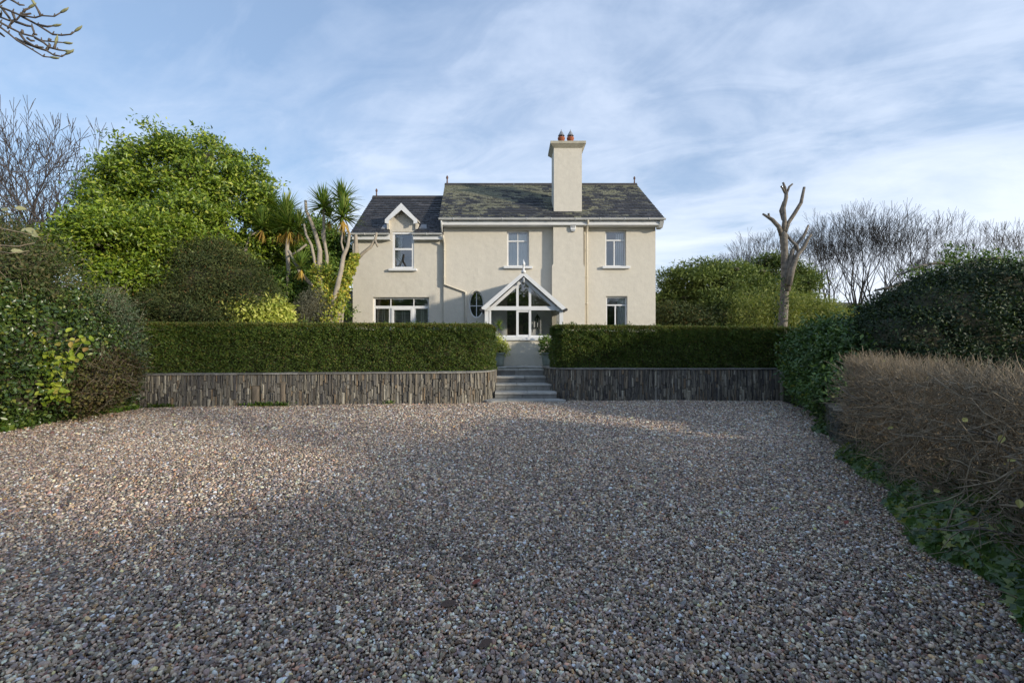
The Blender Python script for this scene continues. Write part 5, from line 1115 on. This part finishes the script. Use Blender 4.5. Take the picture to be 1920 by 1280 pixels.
sl = [lob(225, 620, 10.0, 26, 40, .35), lob(205, 580, 9.9, 24, 34, .3), lob(235, 690, 10.0, 22, 45, .3), lob(222, 660, 10.0, 30, 30, .3)]
sc_ = bank('silver_shrub', 'wispy small-leaved silvery shrub over the left end of the clipped hedge', 'shrub', sl, (Xp(228, 10), 10, 0), 'leaf_silver', 16000, .035, .018, 12, .09, .5, .3, .1)
twigs('twigs', 'twig_tan', sc_, 380, shellpos(sl, .2, .2), lambda P, n: rg.normal(size=(n, 3)) * .7 + np.array([.5, -.2, .6]), .4, .0035, curve=.35)
gl_ = thing('ivy_edging', 'trailing green ivy along the gravel edge at the foot of the left bank', 'ivy', (-8.4, 8.6, 0)); n = 5200
yy = rg.uniform(2.0, 10.0, n); dpt = rg.random(n); P = np.stack([-8.36 + .28 * np.sin(yy * 2.1) * .35 - dpt * .5 + .1, yy, .03 + dpt * .35 * rg.random(n) + .02], 1); leaves('ivy', 'leaf_mid', gl_, P, np.tile([.4, -.3, .9], (n, 1)), .075, .058, wn=.8, wr=.5)

# ------------------------------------------------------------------ right side
pine = dict(void=(.8, -.12), clus=60, crad=.22, corescale=.35, na=.2, inner=.2, flat=.45, trunk=.14, fwd=1.0, wn=.4)
D_ = 23
shrub('spreading_evergreen', 'spreading dark green evergreen tree just right of the house', 'tree', sub([lob(1300, 545, D_, 45, 48), lob(1345, 530, D_, 42, 42), lob(1270, 575, D_, 34, 38), lob(1325, 585, D_, 62, 42), lob(1370, 565, D_, 40, 45), lob(1275, 540, D_, 22, 16), lob(1300, 508, D_, 20, 14)], 12, (.3, .6), 9, .5, 1.0), (Xp(1320, D_), D_, TZ), 'leaf_pine', 66000, .17, .05, **pine)
D_ = 24.5
shrub('spreading_evergreen', 'wider evergreen tree of layered boughs behind the pollarded trunk', 'tree', sub([lob(1405, 530, D_, 44, 36), lob(1450, 515, D_, 42, 28), lob(1490, 545, D_, 40, 26), lob(1425, 570, D_, 60, 42), lob(1470, 575, D_, 46, 36), lob(1440, 495, D_, 26, 14), lob(1505, 520, D_, 18, 11)], 12, (.3, .6), 9, .5, 1.0), (Xp(1450, D_), D_, TZ), 'leaf_pine', 62000, .17, .05, **pine)
D_ = 20
shrub('bamboo_clump', 'pale yellow-green bamboo clump behind the right hedge around the pollarded trunk', 'bamboo', [lob(1400, 605, D_, 34, 36), lob(1450, 600, D_, 40, 48), lob(1510, 602, D_, 38, 40), lob(1545, 606, D_, 34, 30), lob(1475, 580, D_, 22, 24)], (Xp(1480, D_), D_, TZ), 'leaf_bamboo', 42000, .15, .022, clus=16, crad=.16, corescale=.5, na=.3, zmin=TZ, fwd=.6, wu=.3)
D_ = 21
shrub('low_evergreen', 'low dark green shrub at the corner of the house, right side', 'shrub', [lob(1255, 598, D_, 36, 26), lob(1300, 605, D_, 50, 24), lob(1360, 608, D_, 40, 20), lob(1580, 612, D_, 40, 26), lob(1620, 600, D_, 45, 22)], (Xp(1300, D_), D_, TZ), 'leaf_conifer', 34000, .13, .045, clus=16, crad=.14, corescale=.7, na=.2, zmin=TZ)
# pollarded trunk
D_ = 16.5; t = thing('pollarded_tree', 'tall pale pollarded trunk with sawn upward limbs, standing behind the right hedge', 'tree', (Xp(1468, D_), D_, TZ))
def PL(name, pts, rr, n=10): return MB().tube([W3(p[0], p[1], D_ + (p[2] if len(p) > 2 else 0)) for p in pts], rr, n).build(name, 'bark_grey', t, True)
k = D_ / F
k *= .86
PL('trunk', [(1467, 660), (1467, 615), (1470, 570), (1472, 520), (1471, 470), (1469, 440), (1466, 436)], [10.5 * k, 9.5 * k, 8.6 * k, 8 * k, 7 * k, 8 * k, 6 * k], 14)
PL('limb', [(1466, 442), (1460, 425), (1448, 412), (1430, 401)], [5 * k, 4.5 * k, 4 * k, 2 * k]); PL('limb', [(1442, 408), (1441, 400)], [2.5 * k, 2 * k])
PL('limb', [(1468, 440), (1471, 415), (1469, 390), (1474, 370), (1474, 360)], [5 * k, 4.5 * k, 4.2 * k, 4 * k, 3.5 * k]); PL('limb', [(1468, 412, .1), (1464, 395, .2), (1470, 378, .1)], [3 * k, 3.5 * k, 3 * k])
PL('limb', [(1474, 366), (1472, 352), (1468, 342)], [3 * k, 2.6 * k, 2 * k]); PL('limb', [(1472, 362), (1467, 352), (1464, 349)], [2.6 * k, 2.2 * k, 1.8 * k]); PL('limb', [(1475, 362), (1480, 350), (1486, 345)], [2.6 * k, 2.2 * k, 1.8 * k])
PL('limb', [(1470, 440), (1478, 418), (1490, 400), (1502, 380), (1505, 365), (1508, 351)], [4.8 * k, 4.2 * k, 4 * k, 3.6 * k, 3 * k, 2.6 * k])
PL('limb', [(1476, 545, -.1), (1480, 500, -.1), (1486, 470, -.1), (1496, 455), (1508, 440), (1516, 422)], [6.5 * k, 6 * k, 4.5 * k, 3.5 * k, 3 * k, 2 * k])
PL('limb', [(1479, 535, -.25), (1485, 505, -.25), (1495, 478, -.2), (1508, 462, -.2), (1516, 445, -.2), (1521, 440, -.2)], [6 * k, 6 * k, 4.6 * k, 4 * k, 3.2 * k, 2.6 * k])
PL('limb', [(1476, 441), (1484, 452, -.1), (1494, 461, -.15), (1497, 474, -.2)], [2.4 * k, 2.8 * k, 3 * k, 3.2 * k])
P = []; N = []
for i in range(900):
    z = random.uniform(TZ, Zp(510, D_)); a = random.uniform(0, 6.283); x = Xp(1468, D_) + (z - TZ) * .012; d = Vector((math.cos(a), math.sin(a), .1)); P.append((x - .08 + d.x * .17, D_ + d.y * .2, z)); N.append(d[:])
leaves('climbing_ivy', 'leaf_ivy', t, np.array(P)[::3], np.array(N)[::3], .09, .06)
# bare winter trees on the right
PR = [proto_mesh(branch_tree(sd_, 10, .40, 6, .15, .20, (2, 3), first=.27, minr=.0085, wig=.07, side=.14), 'bark_dark') for sd_ in (21, 34, 47)]
bt = [(1560, 408, 32, 'slender bare tree nearest the pollarded trunk, right of it'), (1596, 402, 33, 'tall bare tree left of centre in the right-hand row, above the hillside'), (1640, 410, 32, 'bare tree with a dense crown in the middle of the right-hand row'), (1680, 405, 34, 'bare tree whose crown is the highest above the dark dome'), (1716, 418, 31, 'bare forking tree standing over the left shoulder of the dark dome'), (1532, 455, 34, 'low bare tree half behind the sawn limbs of the pollarded trunk'), (1765, 450, 36, 'small bare tree above the crest of the dark dome'), (1845, 432, 33, 'bare tree behind the dark dome near the right edge'), (1900, 440, 35, 'bare tree cut by the right edge of the photo'), (1400, 455, 42, 'bare tree peeping over the evergreens, left of the pollarded trunk'), (1365, 470, 44, 'small bare tree over the evergreen right of the house'), (1446, 440, 43, 'bare tree right behind the top of the pollarded trunk'), (1255, 525, 46, 'little bare tree in the gap beside the house'), (1618, 430, 38, 'thin bare tree farther back between two taller ones'), (1738, 470, 38, 'thin bare sapling right of the forking tree')]
for i, (px, py, D, lab) in enumerate(bt):
    hgt = Zp(py, D) - TZ; bare_tree(PR[i % 3], 'bare_tree', lab, Xp(px, D), D, TZ, i * 1.9, (hgt / 10 * (.9 + .1 * (i % 3)), hgt / 10 * (1.08 - .09 * (i % 4 == 2))), 'bare winter trees on the right')
# building remnant and wall on the slope behind
t = thing('distant_barn', 'low dark roofline of a distant building on the slope behind the bare trees', 'building', (Xp(1590, 70), 70, 3)); x0, x1 = Xp(1557, 70), Xp(1622, 70)
MB().box(x0, x1, 70, 76, 1, Zp(577, 70)).build('wall', 'render_cap', t); MB().prism([(69.6, Zp(578, 70)), (73, Zp(566, 72)), (76.4, Zp(578, 70))], 'x', x0 - .3, x1 + .3).build('roof', 'ridge_tile', t)
# leafy laurel by the low wall
lau = [lob(1535, 670, 9.6, 42, 52, .6), lob(1570, 655, 9.2, 42, 46, .6), lob(1520, 710, 9.3, 26, 40, .4), lob(1560, 710, 8.6, 38, 50, .5), lob(1590, 690, 8.2, 30, 60, .5), lob(1572, 745, 7.4, 26, 45, .35), lob(1545, 740, 8.4, 22, 34, .3)]
shrub('laurel_bush', 'fresh green large-leaved bush between the right hedge and the dark dome', 'shrub', lau, (Xp(1575, 9.6), 9.7, .3), 'leaf_laurel', 30000, .085, .038, clus=16, crad=.11, corescale=.66, trunk=.05, na=.2, zmin=.35, wu=.4)
ss = [lob(1478, 690, 11.9, 16, 24, .2), lob(1495, 715, 11.4, 18, 20, .2), lob(1470, 670, 12.0, 12, 20, .2), lob(1510, 690, 11.2, 18, 34, .25)]
shrub('light_shrub', 'small light green shrub filling the corner over the sloping wall end', 'shrub', ss, (Xp(1485, 12), 12, .5), 'leaf_mid', 8000, .05, .026, clus=14, crad=.07, corescale=.6, na=.2, zmin=.4)
# dark dome
dm = [(7.1, 8.6, 1.1, 2.1, 1.7, 1.55), (8.6, 8.6, 1.3, 2.2, 2.0, 1.9), (6.2, 8.1, .9, 1.4, 1.2, 1.25), (10.6, 9.0, 1.3, 2.2, 2.0, 1.85), (5.7, 7.3, .8, 1.0, .9, 1.05)]
dm = [lob(1845, 645, 8.6, 165, 142, 1.7), lob(1755, 665, 8.4, 138, 138, 1.5), lob(1688, 680, 8.0, 92, 98, 1.1), lob(1960, 640, 8.8, 150, 120, 1.8), lob(1900, 730, 7.6, 200, 100, 1.4), lob(1720, 720, 7.6, 110, 80, 1.0)]
shrub('dark_dome_bush', 'huge dome of dark glossy evergreen behind the brown twig hedge', 'shrub', dm, (Xp(1850, 8.6), 8.8, .3), 'leaf_holly', 130000, .055, .027, clus=14, crad=.065, corescale=.86, trunk=.09, na=.06, zmin=.1, inner=.05)
# green boughs poking over the dome
t = shrub('bough_tree', 'small tree with green boughs on bent brown branches poking over the dark dome', 'tree', [lob(1720, 512, 13, 16, 6, .3), lob(1762, 500, 13, 12, 8, .3), lob(1790, 480, 13, 14, 20, .3), lob(1850, 484, 13, 34, 9, .4), lob(1905, 510, 12, 35, 22, .4), lob(1880, 530, 11.5, 50, 25, .5)], (Xp(1850, 13), 13, TZ), 'leaf_mid', 2600, .10, .04, clus=12, crad=.11, corescale=0, trunk=.06, na=.25)
for pts in ([(1690, 515), (1720, 500), (1760, 492), (1800, 500)], [(1640, 545), (1680, 535), (1700, 530), (1740, 545)], [(1805, 505), (1830, 488), (1870, 483), (1905, 500)], [(1655, 560), (1675, 545), (1700, 552)]):
    MB().tube([W3(a, b, 13) for a, b in pts], [.03, .045, .04, .03][:len(pts)], 6).build('branch', 'bark_grey', t, True)

# brown twig hedge (leafless beech/privet) along the right edge
HA, HB, HC = Vector((4.46, 6.15, 0)), Vector((2.5, 1.9, 0)), Vector((2.0, .5, 0))
bh = thing('twig_hedge', 'leafless brown twiggy hedge with a flat top along the right edge of the gravel', 'hedge', (4.2, 5.4, .2))
def hpos(n, depth=.95, zlo=.22, zhi=1.30, shell=True):
    L1 = (HB - HA).length; L2 = (HC - HB).length; s = rg.uniform(0, L1 + L2, n); A, B, C = (np.array(v_) for v_ in (HA, HB, HC))
    p = np.where((s < L1)[:, None], A + (B - A) * (s / L1)[:, None], B + (C - B) * ((s - L1) / L2)[:, None]); d1 = np.array((HB - HA).normalized()); nr = np.array([-d1[1], d1[0], 0.]) * 1.0
    if nr[0] < 0: nr = -nr
    w = rg.random(n); dep = np.where(rg.random(n) < .6, rg.random(n) ** 2 * .35, rg.random(n) * depth); z = np.where(rg.random(n) < .3, zhi - rg.random(n) ** 2 * .25, rg.uniform(zlo, zhi, n))
    wob = np.array([mnoise.noise(Vector((q[0] * 1.5, q[1] * 1.5, zz_ * 2))) for q, zz_ in zip(p, z)]) * .09
    low = np.clip((.85 - z) * .45, 0, .35) * np.clip((4.6 - p[:, 1]) / 3, 0, 1)
    p = p + nr * (dep + wob + low)[:, None]; p[:, 2] = z + .03 * np.sin(s * 2.3); return p
hn = np.array([.85, -.5, 0]); 
twigs('fine_twigs', 'twig_tan', bh, 9500, lambda n: hpos(n, zlo=.3) - np.array([0, 0, .12]), lambda P, n: rg.normal(size=(n, 3)) * .9 + np.array([-.25, -.05, .6]), .19, .0036, curve=1.0)
twigs('fine_twigs', 'twig_tan', bh, 2500, lambda n: (lambda q: q * np.array([1, 1, 0]) + np.array([0, 0, 1]) * rg.uniform(1.14, 1.27, n)[:, None])(hpos(n)), lambda P, n: rg.normal(size=(n, 3)) * .5 + np.array([0, 0, 1.1]), .13, .0022, curve=.3)
twigs('twigs', 'twig_tan', bh, 2600, lambda n: hpos(n, .9, .25, .95) + np.array([.06, -.03, 0]), lambda P, n: rg.normal(size=(n, 3)) * .8 + np.array([-.2, 0, .5]), .40, .0062, 4, 4, .9)
twigs('branches', 'bark_grey', bh, 480, lambda n: hpos(n, .7, .12, .75) + np.array([.22, -.1, 0]), lambda P, n: rg.normal(size=(n, 3)) * .6 + np.array([-.1, 0, .6]), .5, .009, 5, 5, .6)
def rbxy(y):
    return float(np.interp(y, [q[1] for q in RB][::-1], [q[0] for q in RB][::-1]))
rnd = random.Random(8)
for (yy_, lean) in ((2.35, -.25), (3.0, .2), (3.9, .1), (5.0, -.1)):
    b = Vector((rbxy(yy_) + .72, yy_, .08)); m1_ = b + Vector((lean * .3, 0, .35)); mb = MB(); mb.tube([b, b + Vector((-.03, 0, .18)), m1_], [.032, .027, .022], 8)
    for q in range(5):
        a = rnd.uniform(-1.2, 1.2); e1 = m1_ + Vector((math.sin(a) * .28, rnd.uniform(-.1, .2), rnd.uniform(.15, .3))); e2 = e1 + Vector((math.sin(a) * .25 + rnd.gauss(0, .08), rnd.uniform(-.1, .2), rnd.uniform(.15, .3))); mb.tube([m1_, m1_.lerp(e1, .5) + Vector((0, 0, -.03)), e1, e2], [.016, .013, .009, .005], 6)
    mb.build('trunk', 'bark_pale', bh, True)
YM2 = [leaf_mesh('leaf', OVL, 'fallen_yellow', .18, .2)]
for (px, py, D) in ((1585, 702, 6.0), (1735, 712, 4.0), (1660, 675, 4.9), (1805, 790, 2.9), (1880, 815, 2.6), (1905, 860, 2.5), (1750, 920, 3.2), (1910, 935, 2.4), (1560, 745, 6.1), (1675, 800, 4.3)):
    place_leaf(YM2[0], bh, Vector(W3(px, py, D)), Vector((rnd.gauss(-.4, .3), -.7, rnd.uniform(.2, .8))), Vector((rnd.gauss(0, 1), 0, rnd.gauss(0, 1))), rnd.uniform(.035, .05))['label'] = 'clinging yellow leaf'
# glossy ivy at its foot: nearest leaves single, the rest joined
iv = thing('ground_ivy', 'glossy dark ivy spilling over the gravel edge beneath the brown twig hedge', 'ivy', (3.4, 4.2, 0)); rnd = random.Random(19)
IM = [leaf_mesh('leaf', IVY, 'leaf_ground_ivy', f_, c_) for f_, c_ in ((.25, .2), (.1, .3), (.35, .1))]
def rbx(y):
    for (x0, y0), (x1, y1) in zip(RB[:-1], RB[1:]):
        if y1 <= y <= y0: return x0 + (x1 - x0) * (y - y0) / (y1 - y0)
    return RB[0][0]
def ivp(y):
    u_ = rnd.random(); hmax = .42 + .24 * max(0, (3.8 - y)); w = .66; bulge = .10 * math.sin(y * 3.1) + .06 * math.sin(y * 7.3)
    return Vector((rbx(y) + .02 + bulge + u_ * w, y, .035 + (u_ ** .8) * hmax * rnd.uniform(.55, 1.05))), Vector((-.55 - .3 * (1 - u_), -.45, .6 + .4 * u_))
for i in range(290):
    y = 1.7 + (rnd.random() ** .9) * 1.75; p, nv = ivp(y); nv = nv + Vector((rnd.gauss(0, .35), rnd.gauss(0, .35), rnd.gauss(0, .3))); place_leaf(rnd.choice(IM), iv, p + nv.normalized() * .03, nv, Vector((rnd.gauss(-.5, .6), rnd.gauss(-.4, .6), rnd.gauss(-.7, .4))), rnd.uniform(.06, .105))
V = []; T = []; rs = []; idx = 0
iv_out = np.array([(x, y, 0) for x, y in IVY])
for i in range(15000):
    y = 1.2 + (rnd.random() ** 1.15) * 6.6; p, nv = ivp(y); nv = (nv + Vector((rnd.gauss(0, .5), rnd.gauss(0, .5), rnd.gauss(0, .4)))).normalized(); f = Vector((rnd.gauss(-.5, .7), rnd.gauss(-.4, .7), rnd.gauss(-.6, .5))); f = (f - nv * f.dot(nv)).normalized(); x_ = f.cross(nv); s = rnd.uniform(.045, .10)
    M = np.array([x_[:], f[:], nv[:]]); loc = iv_out.copy(); loc[:, 2] = np.abs(loc[:, 0]) * .2 - loc[:, 1] ** 2 * .2; V.append(loc @ M * s + np.array(p[:])); n_ = len(IVY); T += [(idx, idx + k_, idx + k_ + 1) for k_ in range(1, n_ - 1)]; rs += [rnd.random()] * (n_ - 2); idx += n_
o = npmesh('ivy_leaves', np.concatenate(V), np.array(T), np.array(rs), 'leaf_ground_ivy', iv); o['kind'] = 'stuff'
twigs('ivy_stems', 'twig_tan', iv, 260, lambda n: np.array([ivp(1.5 + rnd.random() * 5)[0][:] for _ in range(n)]), lambda P, n: rg.normal(size=(n, 3)) + np.array([-.6, -.2, .2]), .35, .003, 3, 4, .5)

# ------------------------------------------------------------------ magnolia branches at the top left corner
mg = thing('magnolia_tree', 'bare budding branches reaching into the top left corner of the photo', 'tree', (-8.9, 4.2, 0)); DM_ = 4.0
def Z5(pts, dd=0): return [W3(a / 6.4, b / 6.4, DM_ + dd) for a, b in pts]
tr = MB(); tr.tube([(-8.9, 4.2, -.1), (-8.8, 4.2, 2.0), (-8.4, 4.2, 3.6), (-8.3, 4.3, 5.4), (-8.5, 4.3, 7.0)], [.16, .13, .10, .07, .03], 9); tr.build('trunk', 'bark_grey', mg, True)
lim = MB(); e = Vector(W3(-150, 20, DM_)); lim.tube([(-8.35, 4.2, 3.9), (-7.3, 4.15, 4.35), (-6.2, 4.05, 4.7), tuple(e)], [.05, .035, .025, .016], 7); hub = e
lim.build('limb', 'bark_grey', mg, True)
tw = [([(-40, 60), (0, 85), (150, 145), (240, 185), (420, 215), (500, 190), (650, 200), (735, 150)], .0, 1), ([(240, 185), (270, 205), (450, 300), (630, 415), (740, 425), (850, 415), (905, 375)], .05, 1), ([(-60, 240), (0, 270), (130, 340), (260, 405), (400, 440), (500, 490), (600, 500), (770, 515)], -.1, 1), ([(-60, 280), (0, 325), (100, 400), (200, 485), (300, 545), (400, 605), (520, 680), (610, 690)], -.15, 1), ([(190, 465), (330, 530), (450, 575), (560, 610), (640, 660), (740, 680), (795, 650)], -.12, 1), ([(420, 455), (520, 510), (590, 570), (700, 600), (780, 612)], -.1, 1), ([(-30, 190), (0, 205), (110, 250), (200, 240), (290, 130), (350, 95)], .12, 1), ([(180, 260), (320, 310), (385, 320), (410, 400), (385, 440)], -.05, 0), ([(-20, 60), (60, 5), (130, -40)], .1, 0), ([(80, -30), (180, 25), (230, 60), (290, 65)], .1, 0), ([(490, 190), (460, 130), (420, 60)], .0, 1), ([(450, 300), (570, 322), (640, 312)], .05, 1), ([(30, 110), (100, 200), (140, 270), (90, 350)], .05, 0), ([(150, 150), (180, 240), (130, 290)], .05, 0), ([(560, 600), (600, 540), (585, 520)], -.1, 0), ([(650, 590), (665, 530)], -.1, 1), ([(240, 410), (300, 490), (420, 560), (520, 570)], -.13, 0), ([(280, 150), (300, 120), (355, 100)], .02, 0), ([(410, 410), (440, 418)], -.05, 0), ([(590, 495), (595, 462)], -.1, 0), ([(270, 400), (268, 360)], -.1, 0), ([(330, 460), (370, 490), (412, 492)], -.1, 0), ([(0, 400), (50, 440)], -.1, 0), ([(-20, 180), (20, 160), (10, 200)], .05, 0), ([(240, 185), (370, 165)], .02, 0)]
mt = MB(); bd = []
for pts, dd, bud in tw:
    q = [Vector(v_) for v_ in Z5(pts, dd)]; n_ = len(q)
    if pts[0][0] < 0: q = [hub + (q[0] - hub) * .0, hub.lerp(q[0], .5) + Vector((0, 0, .02))] + q; n_ = len(q)
    mt.tube(q, [.011 * (1 - i / n_ * .62) for i in range(n_)], 6)
    if bud: bd.append((q[-1], (q[-1] - q[-2]).normalized()))
    for i in range(2, n_ - 1): mt.tube([q[i], q[i] + Vector((random.uniform(-.01, .02), 0, random.uniform(.015, .03)))], [.006, .003], 4)
mt.build('twigs', 'magnolia_twig', mg, True)
for p, d in bd: MB().tube([p - d * .005, p + d * .015, p + d * .04, p + d * .062, p + d * .075 + Vector((0, 0, .006))], [.006, .0105, .011, .007, .002], 7).build('bud', 'bud_green', mg, True)
# lower magnolia twigs with a few old leaves at the left edge
lt_ = MB(); lt_.tube([(-8.8, 4.3, 2.2), (-7.8, 5.2, 2.4), W3(-40, 420, 5.6), W3(0, 428, 5.6), W3(40, 436, 5.6), W3(75, 445, 5.6)], [.03, .02, .012, .009, .006, .004], 6); lt_.tube([W3(-40, 455, 5.6), W3(0, 460, 5.6), W3(35, 462, 5.6), W3(65, 455, 5.6)], [.011, .009, .007, .004], 6); lt_.tube([(-7.8, 5.2, 2.4), W3(-40, 455, 5.6)], [.016, .011], 6); lt_.tube([W3(-10, 470, 5.6), W3(20, 475, 5.6), W3(55, 470, 5.6)], [.008, .006, .003], 6); lt_.tube([W3(-40, 455, 5.6), W3(-10, 470, 5.6)], [.01, .008], 6); lt_.build('low_branch', 'twig_tan', mg, True)
LM = leaf_mesh('leaf', OVL, 'bud_green', .2, .25)
for a, b in ((70, 445), (62, 438), (48, 428), (66, 456), (40, 434), (20, 470), (28, 390), (15, 395)): place_leaf(LM, mg, Vector(W3(a, b, 5.6)), Vector((rnd.gauss(0, .3), -.9, .5)), Vector((rnd.uniform(-.5, 1), 0, rnd.uniform(-.3, .4))), rnd.uniform(.08, .11))


# ------------------------------------------------------------------ leaves lying on the gravel
def ground_leaf(px, py, mat, size, label, az, curl=.25, outline=OVL):
    size *= .72
    D = 1.465 * F / (py - 640); me = leaf_mesh('fallen_leaf', outline, mat, .3, -curl); o = place_leaf(me, None, Vector((Xp(px, D), D, .030)), Vector((random.uniform(-.15, .15), random.uniform(-.25, .05), 1)), Vector((math.cos(az), math.sin(az), .05)), size, 'fallen_leaf')
    tag(o, label, 'leaf', 'fallen leaves on the gravel')
for a in ((825, 1131, 'fallen_brown', .13, 'dark brown curled leaf in the foreground gravel, longest of the fallen leaves', .05), (865, 1043, 'fallen_brown', .085, 'small blackish curled leaf on gravel, just behind the longest dark leaf', -.3), (885, 1092, 'fallen_red', .08, 'rust-brown leaf on gravel between the two dark curled leaves', .2),
          (898, 1210, 'fallen_brown', .10, 'brown curled leaf nearest the bottom edge of the photo, centre', .5), (953, 1172, 'fallen_tan', .06, 'tan upright leaf fragment right of the longest dark leaf', 1.3), (810, 1085, 'fallen_tan', .06, 'pale tan leaf on gravel left of the rust-brown leaf', 2.1), (195, 1031, 'fallen_brown', .09, 'brown leaf alone on the sunny gravel at far left', .1),
          (452, 967, 'fallen_brown', .11, 'dark leaf in the left middle distance of the gravel', .0), (632, 1122, 'fallen_brown', .05, 'small round olive-brown leaf left of the longest dark leaf', .7), (1446, 953, 'fallen_yellow', .095, 'pale yellow leaf on shaded gravel, largest at right', .1), (1528, 992, 'fallen_yellow', .05, 'little yellow leaf just beyond and right of the largest pale yellow leaf', 1.),
          (1583, 980, 'fallen_red', .07, 'red-brown leaf near the ivy edge at right', .4), (1460, 1101, 'fallen_brown', .06, 'brown scrap of leaf on the right foreground gravel', .9), (1350, 1133, 'fallen_yellow', .035, 'tiny yellow leaf left of the brown scrap on the right foreground gravel', .9), (1710, 1082, 'fallen_yellow', .05, 'narrow yellow leaf beside the ivy in the right foreground', 1.7), (1838, 1132, 'fallen_yellow', .045, 'bright yellow leaf under the ivy nearest the right edge', .3),
          (1832, 1240, 'fallen_yellow', .05, 'yellow-green leaf in the bottom right corner gravel', .3), (1080, 782, 'fallen_tan', .16, 'small patch of tan leaf litter in front of the steps', .0), (1545, 1185, 'fallen_yellow', .03, 'tiny green-yellow leaf low on the right gravel', 2.2)): ground_leaf(*a)
# small weeds at the foot of the left wall
wd = thing('wall_weeds', 'small green weeds sprouting at the foot of the left slate wall', 'weeds', (-5.8, 10.3, 0)); P = []
for c_, w_, n_ in ((-5.75, .35, 260), (-5.3, .2, 110), (-2.9, .15, 60), (-7.9, .3, 160)):
    for i in range(n_): xx_ = c_ + random.gauss(0, w_ * .5); P.append((xx_, float(np.interp(xx_, [q[0] for q in LWP[:5]], [q[1] for q in LWP[:5]])) - random.uniform(.01, .07), random.uniform(.0, .09)))
leaves('leaves', 'leaf_mid', wd, np.array(P), np.tile([0, -.5, .8], (len(P), 1)), .05, .03, wn=.6)

# ------------------------------------------------------------------ planting beyond the frame, behind the viewer: it shows in the window panes and its shade falls on the court
belt = [(-20 + i * 4.6 + random.uniform(-1, 1), -17 + random.uniform(-2, 2), 2.6 + random.uniform(-.4, .4), 3.3, 2.6, 3.4 + random.uniform(-.5, .9)) for i in range(8)]
tb = thing('tree_belt', 'dark row of evergreen trees across the drive, mirrored in the window panes', 'trees', (-4, -17, 0)); C, CN = lobes_pts(belt, 2400, .2, .2, .1); P, N = clustered(C, CN, 22, .4); o = leaves('foliage', 'leaf_mid', tb, P, N, .34, .2); core(tb, belt, .82, 'inner_branches', 'inner_wood', 0)
for l in belt: MB().tube([(l[0], l[1], -.1), (l[0], l[1], l[2])], [.25, .15], 7).build('trunk', 'bark_grey', tb, True)
bare_tree(TB, 'bare_tree', 'bare tree outside the frame on the right whose shade dapples the gravel', 9.2, -1.4, 0, .4, (.8, .75), 'bare trees outside the right edge')
bare_tree(TA, 'bare_tree', 'bare tree outside the frame behind the viewer on the right', 6.4, -4.6, 0, 2.4, (.8, .7), 'bare trees outside the right edge')
shrub('shade_bush', 'unseen leafy bush added to shade the gravel, past the near end of the twig hedge', 'shrub', [(3.9, -1.6, 1.1, 1.0, .9, 1.1), (4.6, -2.8, 1.2, 1.0, 1.0, 1.4), (3.2, -.9, .7, .7, .7, .7)], (3.9, -1.8, 0), 'leaf_laurel', 7000, .11, .05, clus=18, crad=.14, corescale=.5, na=.25, zmin=.02)  # bush added out of view for the shade it throws on the court

# scattered small litter along the ivy edge and under the left bank
P = []; n = 520
for i in range(n):
    if i % 3: y = random.uniform(1.6, 7.5); x = float(np.interp(y, [q[1] for q in RB][::-1], [q[0] for q in RB][::-1])) + .1 - abs(random.gauss(0, .28))
    else: y = random.uniform(4.5, 9.9); x = -8.25 + abs(random.gauss(0, .35))
    P.append((x, y, .03))
V, T, r = leafgeo(np.array(P), np.tile([0, 0, 1.], (n, 1)), .04, .022, wn=1.5, wr=.35, wu=.5); o = npmesh('leaf_litter', V, T, r, 'leaf_rust'); tag(o, 'small dead leaf litter strewn over the gravel beside the ivy and the left bank', 'litter', None, 'stuff')
